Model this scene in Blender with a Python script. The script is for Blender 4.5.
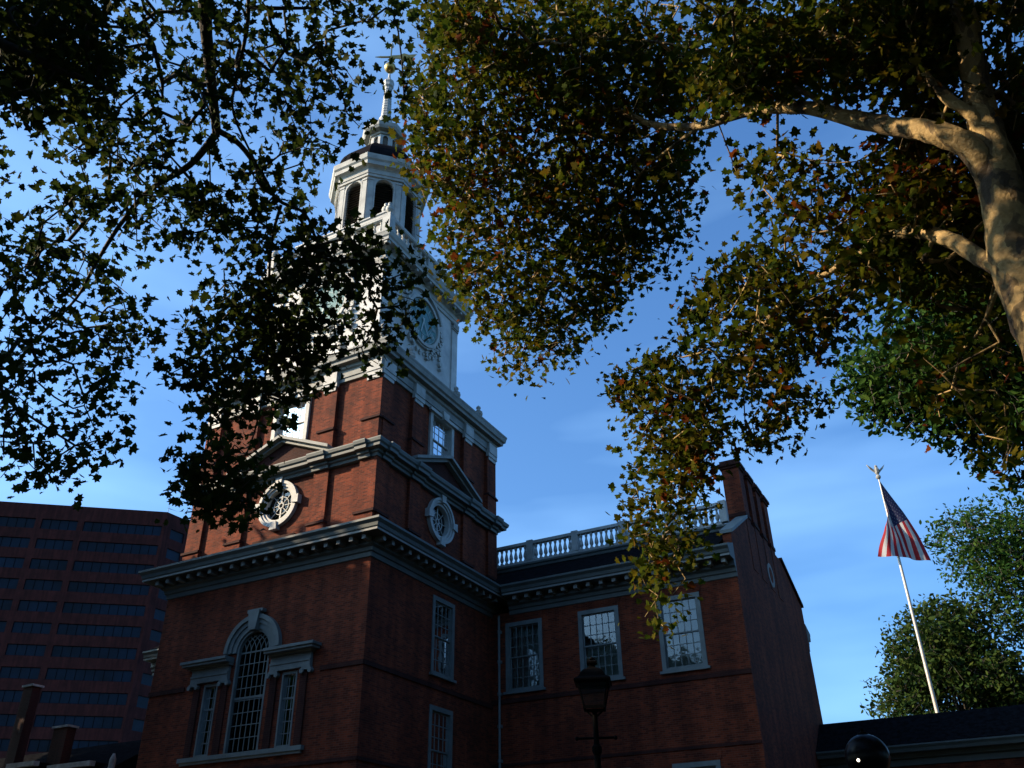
import bpy, math, random
import numpy as np
from math import sin, cos, tan, pi, radians, sqrt, atan2, hypot
from mathutils import Vector, Matrix
from mathutils.geometry import tessellate_polygon

for o in list(bpy.data.objects): bpy.data.objects.remove(o, do_unlink=True)
SC = bpy.context.scene
COL = SC.collection

# ------------------------------------------------------------------ camera
CAMP = np.array([18.434, -24.324, 1.60]); YAW, PITCH, ROLL, FPX = 0.47988, 0.54396, -0.01655, 885.53
FWD = np.array([-sin(YAW)*cos(PITCH), cos(YAW)*cos(PITCH), sin(PITCH)])
_r = np.array([cos(YAW), sin(YAW), 0.0]); _u = np.cross(_r, FWD)
RGT = cos(ROLL)*_r + sin(ROLL)*_u; UPV = -sin(ROLL)*_r + cos(ROLL)*_u
cd = bpy.data.cameras.new('camera'); cam = bpy.data.objects.new('camera', cd); COL.objects.link(cam)
cd.sensor_fit = 'HORIZONTAL'; cd.sensor_width = 36.0; cd.lens = FPX/1024*36; cd.clip_start = 0.1; cd.clip_end = 6000
cam.matrix_world = Matrix(((RGT[0], UPV[0], -FWD[0], CAMP[0]), (RGT[1], UPV[1], -FWD[1], CAMP[1]),
                           (RGT[2], UPV[2], -FWD[2], CAMP[2]), (0, 0, 0, 1)))
SC.camera = cam

# ------------------------------------------------------------------ light
SUN_AZ, SUN_EL = radians(240), radians(27)
EXPOSURE = 0.95
w = bpy.data.worlds.new('World'); SC.world = w; w.use_nodes = True
nt = w.node_tree; nt.nodes.clear()
sky = nt.nodes.new('ShaderNodeTexSky'); sky.sky_type = 'NISHITA'; sky.sun_disc = False
sky.sun_elevation = SUN_EL; sky.sun_rotation = SUN_AZ; sky.air_density = 1.0; sky.dust_density = 3.0; sky.ozone_density = 4.0
bg = nt.nodes.new('ShaderNodeBackground'); bg.inputs[1].default_value = 0.125
out = nt.nodes.new('ShaderNodeOutputWorld')
tc = nt.nodes.new('ShaderNodeTexCoord'); mp = nt.nodes.new('ShaderNodeMapping'); mp.inputs['Scale'].default_value = (1.2, 1.2, 5.0)
mp.inputs['Rotation'].default_value = (0.25, 0.1, 0.4)
nz = nt.nodes.new('ShaderNodeTexNoise'); nz.inputs['Scale'].default_value = 1.6; nz.inputs['Detail'].default_value = 4; nz.inputs['Roughness'].default_value = .5
rp = nt.nodes.new('ShaderNodeValToRGB'); rp.color_ramp.elements[0].position = .48; rp.color_ramp.elements[1].position = .8
rp.color_ramp.elements[1].color = (.16, .16, .16, 1)
mx = nt.nodes.new('ShaderNodeMixRGB'); mx.inputs['Color2'].default_value = (9, 10, 11.5, 1)
nt.links.new(tc.outputs['Generated'], mp.inputs[0]); nt.links.new(mp.outputs[0], nz.inputs[0]); nt.links.new(nz.outputs[0], rp.inputs[0])
nt.links.new(rp.outputs[0], mx.inputs[0]); nt.links.new(sky.outputs[0], mx.inputs['Color1']); tint = nt.nodes.new('ShaderNodeMixRGB'); tint.blend_type = 'MULTIPLY'; tint.inputs[0].default_value = 1; tint.inputs['Color2'].default_value = (.62, .955, 1.21, 1)
nt.links.new(mx.outputs[0], tint.inputs['Color1']); nt.links.new(tint.outputs[0], bg.inputs[0])
nt.links.new(bg.outputs[0], out.inputs[0])
sd = bpy.data.lights.new('sun', 'SUN'); sd.energy = 5.0; sd.angle = radians(.53); sd.color = (1, .78, .53)
sun = bpy.data.objects.new('sun', sd); COL.objects.link(sun)
SDIR = Vector((sin(SUN_AZ)*cos(SUN_EL), cos(SUN_AZ)*cos(SUN_EL), sin(SUN_EL)))
sun.rotation_euler = SDIR.to_track_quat('Z', 'Y').to_euler(); sun.location = (-60, -60, 60)
SC.view_settings.view_transform = 'Standard'; SC.view_settings.look = 'None'
SC.view_settings.exposure = EXPOSURE; SC.view_settings.gamma = 1.0; SC.view_settings.use_curve_mapping = False
SC.render.engine = 'CYCLES'
SC.cycles.max_bounces = 6; SC.cycles.diffuse_bounces = 3; SC.cycles.transparent_max_bounces = 12

# ------------------------------------------------------------------ materials
def new_mat(name):
    m = bpy.data.materials.new(name); m.use_nodes = True
    return m, m.node_tree, m.node_tree.nodes['Principled BSDF']
def N(nt, t, **kw):
    n = nt.nodes.new(t)
    for k, v in kw.items():
        if k in n.inputs: n.inputs[k].default_value = v
        else: setattr(n, k, v)
    return n
def L(nt, a, b): nt.links.new(a, b)
def geo_pos(nt):
    return N(nt, 'ShaderNodeNewGeometry').outputs['Position']
def plain(name, col, rough=.6, var=.12, scale=2.5, metallic=0.0, spec=None, bump=0.0):
    m, nt, b = new_mat(name)
    no = N(nt, 'ShaderNodeTexNoise'); no.inputs['Scale'].default_value = scale; no.inputs['Detail'].default_value = 6; no.inputs['Roughness'].default_value = .65
    L(nt, geo_pos(nt), no.inputs['Vector'])
    r = N(nt, 'ShaderNodeValToRGB'); r.color_ramp.elements[0].position = .3; r.color_ramp.elements[1].position = .72
    r.color_ramp.elements[0].color = tuple(c*(1-var*1.6) for c in col)+(1,); r.color_ramp.elements[1].color = tuple(min(1, c*(1+var)) for c in col)+(1,)
    L(nt, no.outputs[0], r.inputs[0]); L(nt, r.outputs[0], b.inputs['Base Color'])
    b.inputs['Roughness'].default_value = rough; b.inputs['Metallic'].default_value = metallic
    if spec is not None: b.inputs['Specular IOR Level'].default_value = spec
    if bump:
        bp = N(nt, 'ShaderNodeBump'); bp.inputs['Strength'].default_value = bump; bp.inputs['Distance'].default_value = .02
        L(nt, no.outputs[0], bp.inputs['Height']); L(nt, bp.outputs[0], b.inputs['Normal'])
    return m
def brick(name, c1, c2, mortar, sc=1.0):
    m, nt, b = new_mat(name)
    sp = N(nt, 'ShaderNodeSeparateXYZ'); L(nt, geo_pos(nt), sp.inputs[0])
    ad = N(nt, 'ShaderNodeMath', operation='ADD'); L(nt, sp.outputs[0], ad.inputs[0]); L(nt, sp.outputs[1], ad.inputs[1])
    cb = N(nt, 'ShaderNodeCombineXYZ'); L(nt, ad.outputs[0], cb.inputs[0]); L(nt, sp.outputs[2], cb.inputs[1])
    bt = N(nt, 'ShaderNodeTexBrick'); L(nt, cb.outputs[0], bt.inputs['Vector'])
    bt.inputs['Scale'].default_value = 1.0; bt.inputs['Brick Width'].default_value = .215*sc; bt.inputs['Row Height'].default_value = .072*sc
    bt.inputs['Mortar Size'].default_value = .006*sc; bt.inputs['Mortar Smooth'].default_value = .3; bt.inputs['Bias'].default_value = -.1
    bt.inputs['Color1'].default_value = (*c1, 1); bt.inputs['Color2'].default_value = (*c2, 1); bt.inputs['Mortar'].default_value = (*mortar, 1)
    no = N(nt, 'ShaderNodeTexNoise'); no.inputs['Scale'].default_value = .7; no.inputs['Detail'].default_value = 7; no.inputs['Roughness'].default_value = .65
    L(nt, geo_pos(nt), no.inputs['Vector'])
    r = N(nt, 'ShaderNodeValToRGB'); r.color_ramp.elements[0].position = .3; r.color_ramp.elements[1].position = .7
    r.color_ramp.elements[0].color = (.62, .60, .60, 1); r.color_ramp.elements[1].color = (1.18, 1.12, 1.05, 1)
    L(nt, no.outputs[0], r.inputs[0])
    mu = N(nt, 'ShaderNodeMixRGB', blend_type='MULTIPLY'); mu.inputs[0].default_value = 1
    L(nt, bt.outputs['Color'], mu.inputs['Color1']); L(nt, r.outputs[0], mu.inputs['Color2'])
    ms_ = N(nt, 'ShaderNodeMapping'); ms_.inputs['Scale'].default_value = (1.6, 1.6, .16); L(nt, geo_pos(nt), ms_.inputs[0])
    n3 = N(nt, 'ShaderNodeTexNoise'); n3.inputs['Scale'].default_value = 1.3; n3.inputs['Detail'].default_value = 5; L(nt, ms_.outputs[0], n3.inputs['Vector'])
    r3 = N(nt, 'ShaderNodeValToRGB'); r3.color_ramp.elements[0].position = .38; r3.color_ramp.elements[1].position = .62; r3.color_ramp.elements[0].color = (.68, .66, .66, 1); r3.color_ramp.elements[1].color = (1.12, 1.1, 1.08, 1)
    L(nt, n3.outputs[0], r3.inputs[0]); m3 = N(nt, 'ShaderNodeMixRGB', blend_type='MULTIPLY'); m3.inputs[0].default_value = 1
    L(nt, mu.outputs[0], m3.inputs['Color1']); L(nt, r3.outputs[0], m3.inputs['Color2']); L(nt, m3.outputs[0], b.inputs['Base Color'])
    b.inputs['Roughness'].default_value = .88; b.inputs['Specular IOR Level'].default_value = .2
    bp = N(nt, 'ShaderNodeBump'); bp.inputs['Strength'].default_value = .5; bp.inputs['Distance'].default_value = .01
    iv = N(nt, 'ShaderNodeMath', operation='SUBTRACT'); iv.inputs[0].default_value = 1; L(nt, bt.outputs['Fac'], iv.inputs[1])
    L(nt, iv.outputs[0], bp.inputs['Height']); L(nt, bp.outputs[0], b.inputs['Normal'])
    return m
def glass(name, tint=(.02, .025, .03), trans=.55):
    m, nt, b = new_mat(name)
    b.inputs['Base Color'].default_value = (*tint, 1); b.inputs['Roughness'].default_value = .04
    b.inputs['Specular IOR Level'].default_value = .9
    no = N(nt, 'ShaderNodeTexNoise'); no.inputs['Scale'].default_value = 2.2; L(nt, geo_pos(nt), no.inputs['Vector'])
    bp = N(nt, 'ShaderNodeBump'); bp.inputs['Strength'].default_value = .12; bp.inputs['Distance'].default_value = .03
    L(nt, no.outputs[0], bp.inputs['Height']); L(nt, bp.outputs[0], b.inputs['Normal'])
    if trans:
        tr = N(nt, 'ShaderNodeBsdfTransparent'); gl = N(nt, 'ShaderNodeBsdfGlossy'); gl.inputs['Roughness'].default_value = .03
        L(nt, bp.outputs[0], gl.inputs['Normal'])
        fr = N(nt, 'ShaderNodeFresnel'); fr.inputs[0].default_value = 1.7
        ms = N(nt, 'ShaderNodeMixShader'); L(nt, fr.outputs[0], ms.inputs[0]); L(nt, tr.outputs[0], ms.inputs[1]); L(nt, gl.outputs[0], ms.inputs[2])
        L(nt, ms.outputs[0], nt.nodes['Material Output'].inputs[0])
        tr.inputs[0].default_value = (.75, .8, .78, 1)
    return m
def leafmat(name, stops, transl=.25, rough=.7):
    m, nt, b = new_mat(name)
    g = N(nt, 'ShaderNodeNewGeometry')
    no = N(nt, 'ShaderNodeTexNoise'); no.inputs['Scale'].default_value = .55; no.inputs['Detail'].default_value = 2; L(nt, g.outputs['Position'], no.inputs['Vector'])
    ma = N(nt, 'ShaderNodeMath', operation='MULTIPLY_ADD'); L(nt, no.outputs[0], ma.inputs[0]); ma.inputs[1].default_value = 1.1; ma.inputs[2].default_value = -.55
    ad = N(nt, 'ShaderNodeMath', operation='ADD', use_clamp=True); L(nt, g.outputs['Random Per Island'], ad.inputs[0]); L(nt, ma.outputs[0], ad.inputs[1])
    r = N(nt, 'ShaderNodeValToRGB')
    while len(r.color_ramp.elements) < len(stops): r.color_ramp.elements.new(.5)
    for e, (p, c) in zip(r.color_ramp.elements, stops): e.position = p; e.color = (*c, 1)
    L(nt, ad.outputs[0], r.inputs[0]); L(nt, r.outputs[0], b.inputs['Base Color'])
    b.inputs['Roughness'].default_value = rough; b.inputs['Specular IOR Level'].default_value = .04
    tr = N(nt, 'ShaderNodeBsdfTranslucent'); L(nt, r.outputs[0], tr.inputs[0])
    ms = N(nt, 'ShaderNodeMixShader'); ms.inputs[0].default_value = transl
    L(nt, b.outputs[0], ms.inputs[1]); L(nt, tr.outputs[0], ms.inputs[2]); L(nt, ms.outputs[0], nt.nodes['Material Output'].inputs[0])
    return m
def barkmat(name, pale, mid, dark):
    m, nt, b = new_mat(name)
    p = geo_pos(nt); mpn = N(nt, 'ShaderNodeMapping'); mpn.inputs['Scale'].default_value = (1, 1, .55); L(nt, p, mpn.inputs[0])
    n1 = N(nt, 'ShaderNodeTexNoise'); n1.inputs['Scale'].default_value = 3.2; n1.inputs['Detail'].default_value = 5; n1.inputs['Distortion'].default_value = .8; L(nt, mpn.outputs[0], n1.inputs['Vector'])
    r = N(nt, 'ShaderNodeValToRGB'); r.color_ramp.interpolation = 'LINEAR'
    for i in range(3): r.color_ramp.elements.new(.5)
    for e, (q, c) in zip(r.color_ramp.elements, [(.42, dark), (.435, mid), (.495, mid), (.51, pale), (1, pale)]): e.position = q; e.color = (*c, 1)
    L(nt, n1.outputs[0], r.inputs[0])
    n2 = N(nt, 'ShaderNodeTexNoise'); n2.inputs['Scale'].default_value = 25; n2.inputs['Detail'].default_value = 6; L(nt, p, n2.inputs['Vector'])
    mu = N(nt, 'ShaderNodeMixRGB', blend_type='OVERLAY'); mu.inputs[0].default_value = .35; L(nt, r.outputs[0], mu.inputs['Color1']); L(nt, n2.outputs[0], mu.inputs['Color2'])
    L(nt, mu.outputs[0], b.inputs['Base Color']); b.inputs['Roughness'].default_value = .85
    bp = N(nt, 'ShaderNodeBump'); bp.inputs['Strength'].default_value = .6; bp.inputs['Distance'].default_value = .03; L(nt, n2.outputs[0], bp.inputs['Height'])
    L(nt, bp.outputs[0], b.inputs['Normal'])
    return m

M = {}
M['brick'] = brick('red_brick', (.19, .036, .012), (.07, .013, .006), (.13, .065, .042))
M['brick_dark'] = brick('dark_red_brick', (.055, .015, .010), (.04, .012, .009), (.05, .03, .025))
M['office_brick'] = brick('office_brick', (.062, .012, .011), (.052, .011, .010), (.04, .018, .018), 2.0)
M['white'] = plain('white_painted_wood', (.36, .36, .33), .6, .22, 1.6, bump=.1)
M['white_side'] = plain('white_boarding', (.43, .43, .41), .6, .18, 1.1, bump=.1)
M['greywood'] = plain('dark_trim_paint_and_shade', (.075, .088, .08), .6, .14, 1.5)  # dark cornice paint; on the lower cornice its tone also stands for shade
M['frame'] = plain('shade_darkened_paint', (.13, .15, .14), .6, .2, 1.6)  # white trim paint, darkened in colour for the shade on the lower windows
M['trim_mid'] = plain('weathered_cream_trim', (.19, .195, .175), .65, .22, 1.7)
M['stone'] = plain('weathered_stone', (.30, .29, .26), .8, .3, 3, bump=.4)
M['slate'] = plain('dark_slate', (.010, .010, .011), 1.0, .4, 5, spec=0.0, bump=.3)
M['leadroof'] = plain('dark_copper_roof', (.010, .009, .011), 1.0, .3, 2, spec=0.02)
M['iron'] = plain('black_iron', (.004, .004, .0045), .8, .3, 8, spec=.02)
M['gold'] = plain('gilded_metal', (.50, .32, .10), .38, .15, 4, metallic=1.0)
M['silver'] = plain('pale_metal', (.5, .45, .38), .5, .15, 4, metallic=.2)
M['dial'] = plain('teal_clock_dial', (.035, .15, .135), .35, .25, 3)
M['dialmark'] = plain('pale_clock_marking', (.35, .42, .40), .5, .1, 3)
M['louver'] = plain('grey_brown_louver', (.16, .13, .10), .8, .3, 4)
M['glass'] = glass('old_window_glass')
M['office_glass'] = plain('blue_office_glass', (.002, .009, .022), .4, .5, .12, spec=.14)
M['lampglass'] = glass('lamp_glass', (.1, .1, .1), 1)
M['darkglobe'] = plain('dark_glossy_glass', (.003, .003, .004), .3, .1, 2, spec=.07)
M['blind'] = plain('white_blind', (.38, .40, .40), .8, .1, 2)
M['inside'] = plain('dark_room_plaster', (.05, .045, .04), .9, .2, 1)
M['lawn'] = plain('lawn_grass', (.022, .036, .012), .9, .4, 1.5, bump=.5)
M['path'] = brick('path_brick', (.16, .06, .04), (.11, .045, .035), (.09, .07, .06))
M['bark'] = barkmat('mottled_plane_bark', (.34, .235, .095), (.14, .095, .04), (.055, .038, .02))
M['bark_dark'] = barkmat('dark_bark', (.05, .042, .03), (.035, .03, .022), (.02, .018, .015))
M['leaf_right'] = leafmat('plane_leaf_turning', [(0, (.028, .050, .005)), (.5, (.060, .070, .005)), (.90, (.092, .074, .006)), (.99, (.105, .052, .006)), (1, (.12, .03, .006))], .5)
M['leaf_left'] = leafmat('plane_leaf_green', [(0, (.016, .032, .008)), (.6, (.028, .046, .008)), (1, (.05, .06, .009))], .35)
M['leaf_bright'] = leafmat('fresh_green_leaf', [(0, (.014, .044, .010)), (.6, (.026, .062, .010)), (1, (.045, .078, .011))], .25)
M['leaf_olive'] = leafmat('olive_green_leaf', [(0, (.016, .036, .009)), (.6, (.028, .052, .011)), (1, (.05, .066, .012))], .25)

# ------------------------------------------------------------------ object helpers
def empty(name, loc, label=None, cat=None, group=None):
    o = bpy.data.objects.new(name, None); COL.objects.link(o); o.location = loc; o.empty_display_size = .5
    if label: o['label'] = label
    if cat: o['category'] = cat
    if group: o['group'] = group
    return o
def root_of(o):
    while o.parent: o = o.parent
    return o
class MB:
    def __init__(s): s.v = []; s.f = []
    def add(s, vs, fs):
        n = len(s.v); s.v += [tuple(map(float, p)) for p in vs]; s.f += [tuple(i+n for i in f) for f in fs]; return s
    def build(s, name, mat, parent=None, smooth=False, kind=None, label=None, cat=None, group=None, loc=None):
        base = Vector((0, 0, 0))
        if parent is not None: base = Vector(root_of(parent).location)
        elif loc is not None: base = Vector(loc)
        me = bpy.data.meshes.new(name)
        me.from_pydata([(x-base.x, y-base.y, z-base.z) for x, y, z in s.v], [], s.f); me.update()
        me.materials.append(mat)
        if smooth: me.polygons.foreach_set('use_smooth', [True]*len(me.polygons))
        o = bpy.data.objects.new(name, me); COL.objects.link(o)
        if parent is not None: o.parent = parent
        else: o.location = base
        for k, v in (('kind', kind), ('label', label), ('category', cat), ('group', group)):
            if v: o[k] = v
        return o
class Fr:
    """wall frame: u along the wall, d outward, z up"""
    def __init__(s, o, U, Nn): s.o = Vector(o); s.U = Vector(U); s.N = Vector(Nn)
    def p(s, u, d, z): return s.o + s.U*u + s.N*d + Vector((0, 0, z))
CX, CY = -4.95, 4.95
def square_frames(h, c=(CX, CY)):
    fr = {}
    for k, (U, Nn) in {'S': ((1, 0, 0), (0, -1, 0)), 'E': ((0, 1, 0), (1, 0, 0)), 'N': ((-1, 0, 0), (0, 1, 0)), 'W': ((0, -1, 0), (-1, 0, 0))}.items():
        fr[k] = Fr((c[0]+Nn[0]*h, c[1]+Nn[1]*h, 0), U, Nn)
    return fr
def box(mb, F, u0, u1, d0, d1, z0, z1):
    P = [F.p(u, d, z) for u in (u0, u1) for d in (d0, d1) for z in (z0, z1)]
    mb.add(P, [(0, 1, 3, 2), (4, 6, 7, 5), (0, 4, 5, 1), (2, 3, 7, 6), (0, 2, 6, 4), (1, 5, 7, 3)]); return mb
def wbox(mb, x0, x1, y0, y1, z0, z1):
    return box(mb, Fr((0, 0, 0), (1, 0, 0), (0, 1, 0)), x0, x1, y0, y1, z0, z1)
def wall_panel(mb, F, outer, holes, thick, d=0.0, reveal=None):
    """outer, holes: lists of (u,z) loops. front at d, back at d-thick, reveals on all loops"""
    loops = [outer]+holes
    tri = tessellate_polygon([[Vector((a, b, 0)) for a, b in lp] for lp in loops])
    flat = [p for lp in loops for p in lp]
    fv = [F.p(a, d, b) for a, b in flat]; bv = [F.p(a, d-thick, b) for a, b in flat]; n = len(flat)
    mb.add(fv+bv, [t for t in tri]+[tuple(i+n for i in reversed(t)) for t in tri])
    k = 0
    for lp in loops:
        m = len(lp)
        mb2 = mb if (lp is outer or reveal is None) else reveal
        vs = fv[k:k+m]+bv[k:k+m]
        mb2.add(vs, [(i, (i+1) % m, (i+1) % m+m, i+m) for i in range(m)])
        k += m
    return mb
def rect(u0, u1, z0, z1): return [(u0, z0), (u1, z0), (u1, z1), (u0, z1)]
def circ(cu, cz, r, n=32, ph=0): return [(cu+r*cos(2*pi*i/n+ph), cz+r*sin(2*pi*i/n+ph)) for i in range(n)]
def archloop(u0, u1, z0, zs, n=14):
    r = (u1-u0)/2; c = (u0+u1)/2
    return [(u0, z0), (u1, z0)]+[(c+r*cos(pi*i/n), zs+r*sin(pi*i/n)) for i in range(n+1)]
def prism(mb, F, loop, d0, d1):
    n = len(loop); tri = tessellate_polygon([[Vector((a, b, 0)) for a, b in loop]])
    vs = [F.p(a, d1, b) for a, b in loop]+[F.p(a, d0, b) for a, b in loop]
    mb.add(vs, [t for t in tri]+[tuple(i+n for i in reversed(t)) for t in tri]+[(i, (i+1) % n, (i+1) % n+n, i+n) for i in range(n)])
    return mb
def ring(mb, F, cu, cz, r0, r1, d0, d1, n=40, a0=0, a1=2*pi):
    full = abs(a1-a0-2*pi) < 1e-6; m = n if full else n+1
    vs = []
    for i in range(m):
        a = a0+(a1-a0)*i/n
        for r, d in ((r0, d0), (r0, d1), (r1, d1), (r1, d0)): vs.append(F.p(cu+r*cos(a), d, cz+r*sin(a)))
    fs = []
    for i in range(n):
        j = (i+1) % m
        for k in range(4): fs.append((i*4+k, j*4+k, j*4+(k+1) % 4, i*4+(k+1) % 4))
    if not full: fs += [(0, 1, 2, 3), tuple((m-1)*4+k for k in (3, 2, 1, 0))]
    mb.add(vs, fs); return mb
def bar(mb, F, a, b, wd, d0, d1):
    """flat bar in wall plane from (u,z) a to b, width wd"""
    dx, dz = b[0]-a[0], b[1]-a[1]; l = hypot(dx, dz) or 1; nx, nz2 = -dz/l*wd/2, dx/l*wd/2
    return prism(mb, F, [(a[0]-nx, a[1]-nz2), (b[0]-nx, b[1]-nz2), (b[0]+nx, b[1]+nz2), (a[0]+nx, a[1]+nz2)], d0, d1)
def sqring(mb, prof, h=0.0, c=(CX, CY), nsides=4, ph=pi/4, cap=False):
    """sweep closed/open profile [(r,z)] round a regular polygon. r = apothem offset from h"""
    k = 1/cos(pi/nsides); vs = []; n = len(prof)
    for i in range(nsides):
        a = ph+2*pi*i/nsides
        for r, z in prof: vs.append((c[0]+(h+r)*k*cos(a), c[1]+(h+r)*k*sin(a), z))
    fs = []
    for i in range(nsides):
        j = (i+1) % nsides
        for q in range(n-1): fs.append((i*n+q, j*n+q, j*n+q+1, i*n+q+1))
    mb.add(vs, fs)
    if cap:
        mb.add([vs[i*n+n-1] for i in range(nsides)], [tuple(range(nsides))]); mb.add([vs[i*n] for i in range(nsides)], [tuple(reversed(range(nsides)))])
    return mb
def lathe(mb, c, prof, n=12):
    vs = []; m = len(prof)
    for i in range(n):
        a = 2*pi*i/n
        for r, z in prof: vs.append((c[0]+r*cos(a), c[1]+r*sin(a), c[2]+z))
    mb.add(vs, [(i*m+q, ((i+1) % n)*m+q, ((i+1) % n)*m+q+1, i*m+q+1) for i in range(n) for q in range(m-1)])
    mb.add([vs[i*m+m-1] for i in range(n)], [tuple(range(n))]); mb.add([vs[i*m] for i in range(n)], [tuple(reversed(range(n)))])
    return mb
def linprof(mb, F, prof, u0, u1):
    """extrude closed profile [(d,z)] along u"""
    n = len(prof); vs = [F.p(u0, d, z) for d, z in prof]+[F.p(u1, d, z) for d, z in prof]
    mb.add(vs, [(i, (i+1) % n, (i+1) % n+n, i+n) for i in range(n)]+[tuple(reversed(range(n))), tuple(range(n, 2*n))]); return mb
def tube(mb, pts, rads, n=6, cap=True):
    pts = [Vector(p) for p in pts]; m = len(pts); vs = []
    t0 = (pts[1]-pts[0]).normalized(); ref = Vector((0, 0, 1)) if abs(t0.z) < .9 else Vector((1, 0, 0)); a = t0.cross(ref).normalized()
    for i in range(m):
        t = (pts[min(i+1, m-1)]-pts[max(i-1, 0)]).normalized(); a = (a-t*a.dot(t)).normalized(); b = t.cross(a)
        for k in range(n): vs.append(pts[i]+(a*cos(2*pi*k/n)+b*sin(2*pi*k/n))*rads[i])
    fs = [(i*n+k, i*n+(k+1) % n, (i+1)*n+(k+1) % n, (i+1)*n+k) for i in range(m-1) for k in range(n)]
    if cap: fs += [tuple(reversed(range(n))), tuple(range((m-1)*n, m*n))]
    mb.add(vs, fs); return mb

# ------------------------------------------------------------------ windows
def sash_window(F, u0, u1, z0, z1, parent, cols=4, rows=6, fw=.17, rec=.10, blind=None, shutter=False, name='window', proud=.03, sill=True, wm_=None):
    wm_ = wm_ or M['frame']
    """white sash window set in an opening u0..u1, z0..z1"""
    fr = MB(); iu0, iu1, iz0, iz1 = u0+fw, u1-fw, z0+.10, z1-fw
    for a, b, c, d in ((u0, iu0, z0, z1), (iu1, u1, z0, z1)): box(fr, F, a, b, -.16, proud, c, d)
    box(fr, F, iu0, iu1, -.16, proud, iz1, z1); box(fr, F, iu0, iu1, -.16, proud-.01, z0, iz0)
    wobj = fr.build(name, wm_, parent)
    sa = MB(); zm = (iz0+iz1)/2; s = .05
    for (a, b, dd) in ((iz0, zm+.025, -rec), (zm-.025, iz1, -rec+.045)):
        e = .002
        box(sa, F, iu0+e, iu0+s, dd-.04, dd, a, b); box(sa, F, iu1-s, iu1-e, dd-.04, dd, a, b)
        box(sa, F, iu0+s, iu1-s, dd-.04, dd, a, a+s); box(sa, F, iu0+s, iu1-s, dd-.04, dd, b-s, b)
        W_, H_ = iu1-iu0-2*s, b-a-2*s
        for i in range(1, cols): x = iu0+s+W_*i/cols; box(sa, F, x-.015, x+.015, dd-.03, dd-.003, a+s, b-s)
        for j in range(1, rows//2): z = a+s+H_*j/(rows//2); box(sa, F, iu0+s, iu1-s, dd-.028, dd-.005, z-.014, z+.014)
    sa.build('sash', wm_, wobj)
    g = MB(); box(g, F, iu0+.003, iu1-.003, -rec-.024, -rec-.018, iz0, zm); box(g, F, iu0+.003, iu1-.003, -rec+.021, -rec+.027, zm+.001, iz1); g.build('pane', M['glass'], wobj)
    if sill:
        sl = MB(); box(sl, F, u0-.09, u1+.09, -.05, .11, z0-.10, z0-.003); sl.build('sill', wm_, wobj)
    if blind:
        b_ = MB(); box(b_, F, iu0, iu1, -.30, -.28, blind[0], blind[1]); b_.build('blind', M['blind'], wobj)
    return wobj

# ------------------------------------------------------------------ setting
g = MB(); wbox(g, -3000, 3000, -3000, 3000, -.3, 0); g.build('ground', M['lawn'], kind='structure')
g = MB(); wbox(g, -60, 60, -27.5, -21, 0.0, .012); g.build('brick_path', M['path'], kind='structure')
g = MB(); wbox(g, -2, 4, -21, -6, 0.0, .016); wbox(g, -30, 40, -6, -.6, 0.0, .012); g.build('brick_pavement', M['path'], kind='structure')

# ------------------------------------------------------------------ clock tower
tower = empty('clock_tower', (CX, CY, 0), 'tall red brick tower with white clock stage, octagonal belfry and pointed steeple', 'clock tower')
F1 = square_frames(4.95)
wm = MB(); rv = MB()
# stage 1 walls
S = F1['S']
holes = [rect(-2.17, -1.50, 6.62, 9.12), rect(1.50, 2.17, 6.62, 9.12), archloop(-.78, .78, 6.62, 10.07)]
lowdoor = archloop(-.95, .95, .2, 2.9)
wall_panel(wm, S, rect(-4.95, 4.95, 0, 12.86), holes+[lowdoor], .4)
EW = [(-.82, .80, 9.53, 12.49), (-.82, .80, 5.43, 8.39), (-.82, .80, 1.33, 4.29)]
for k in ('E', 'W'):
    s_ = 1 if k == 'E' else -1
    wall_panel(wm, F1[k], [(-4.95+.401, 0), (4.95-.401, 0), (4.95-.401, 12.86), (-4.95+.401, 12.86)], [rect(*(q if k == 'E' else (-q[1], -q[0], q[2], q[3]))) for q in EW], .4)
wall_panel(wm, F1['N'], rect(-4.95, 4.95, 0, 12.86), [], .4)
for k in ('E', 'W', 'N'): pass
box(wm, F1['S'], -4.99, 4.99, -.39, .05, 0, 1.1) if False else None
w1 = wm.build('lower_stage_wall', M['brick'], tower)
# string courses
sc_ = MB()
for zc in (9.13, 6.60-.55):
    zt = zc
def piece(name, mat, parent, F, *dims):
    m = MB(); box(m, F, *dims); return m.build(name, mat, parent)
for zb, zt in ((8.98, 9.14), (4.75, 4.95), (6.0, 6.12)):
    if zb > 8:
        for a, b in ((-4.97, -3.15), (3.15, 4.97)): piece('string_course', M['brick_dark'], w1, S, a, b, .002, .05, zb, zt)
    else: piece('string_course', M['brick_dark'], w1, S, -4.97, 4.97, .002, .05, zb, zt)
    for k in ('E', 'W'): piece('string_course', M['brick_dark'], w1, F1[k], -4.95, 4.95, .002, .049, zb, zt)
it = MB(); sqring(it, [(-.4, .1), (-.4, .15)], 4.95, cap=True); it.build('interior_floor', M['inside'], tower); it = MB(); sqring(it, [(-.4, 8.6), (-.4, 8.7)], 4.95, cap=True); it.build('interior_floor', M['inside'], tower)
for q in EW:
    sash_window(F1['E'], *q, tower, cols=4, rows=6)
    sash_window(F1['W'], -q[1], -q[0], q[2], q[3], tower, cols=4, rows=6)
dr = MB(); prism(dr, S, archloop(-.93, .93, .2, 2.9), -.3, -.2); dr.build('door', M['white'], tower)
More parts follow.
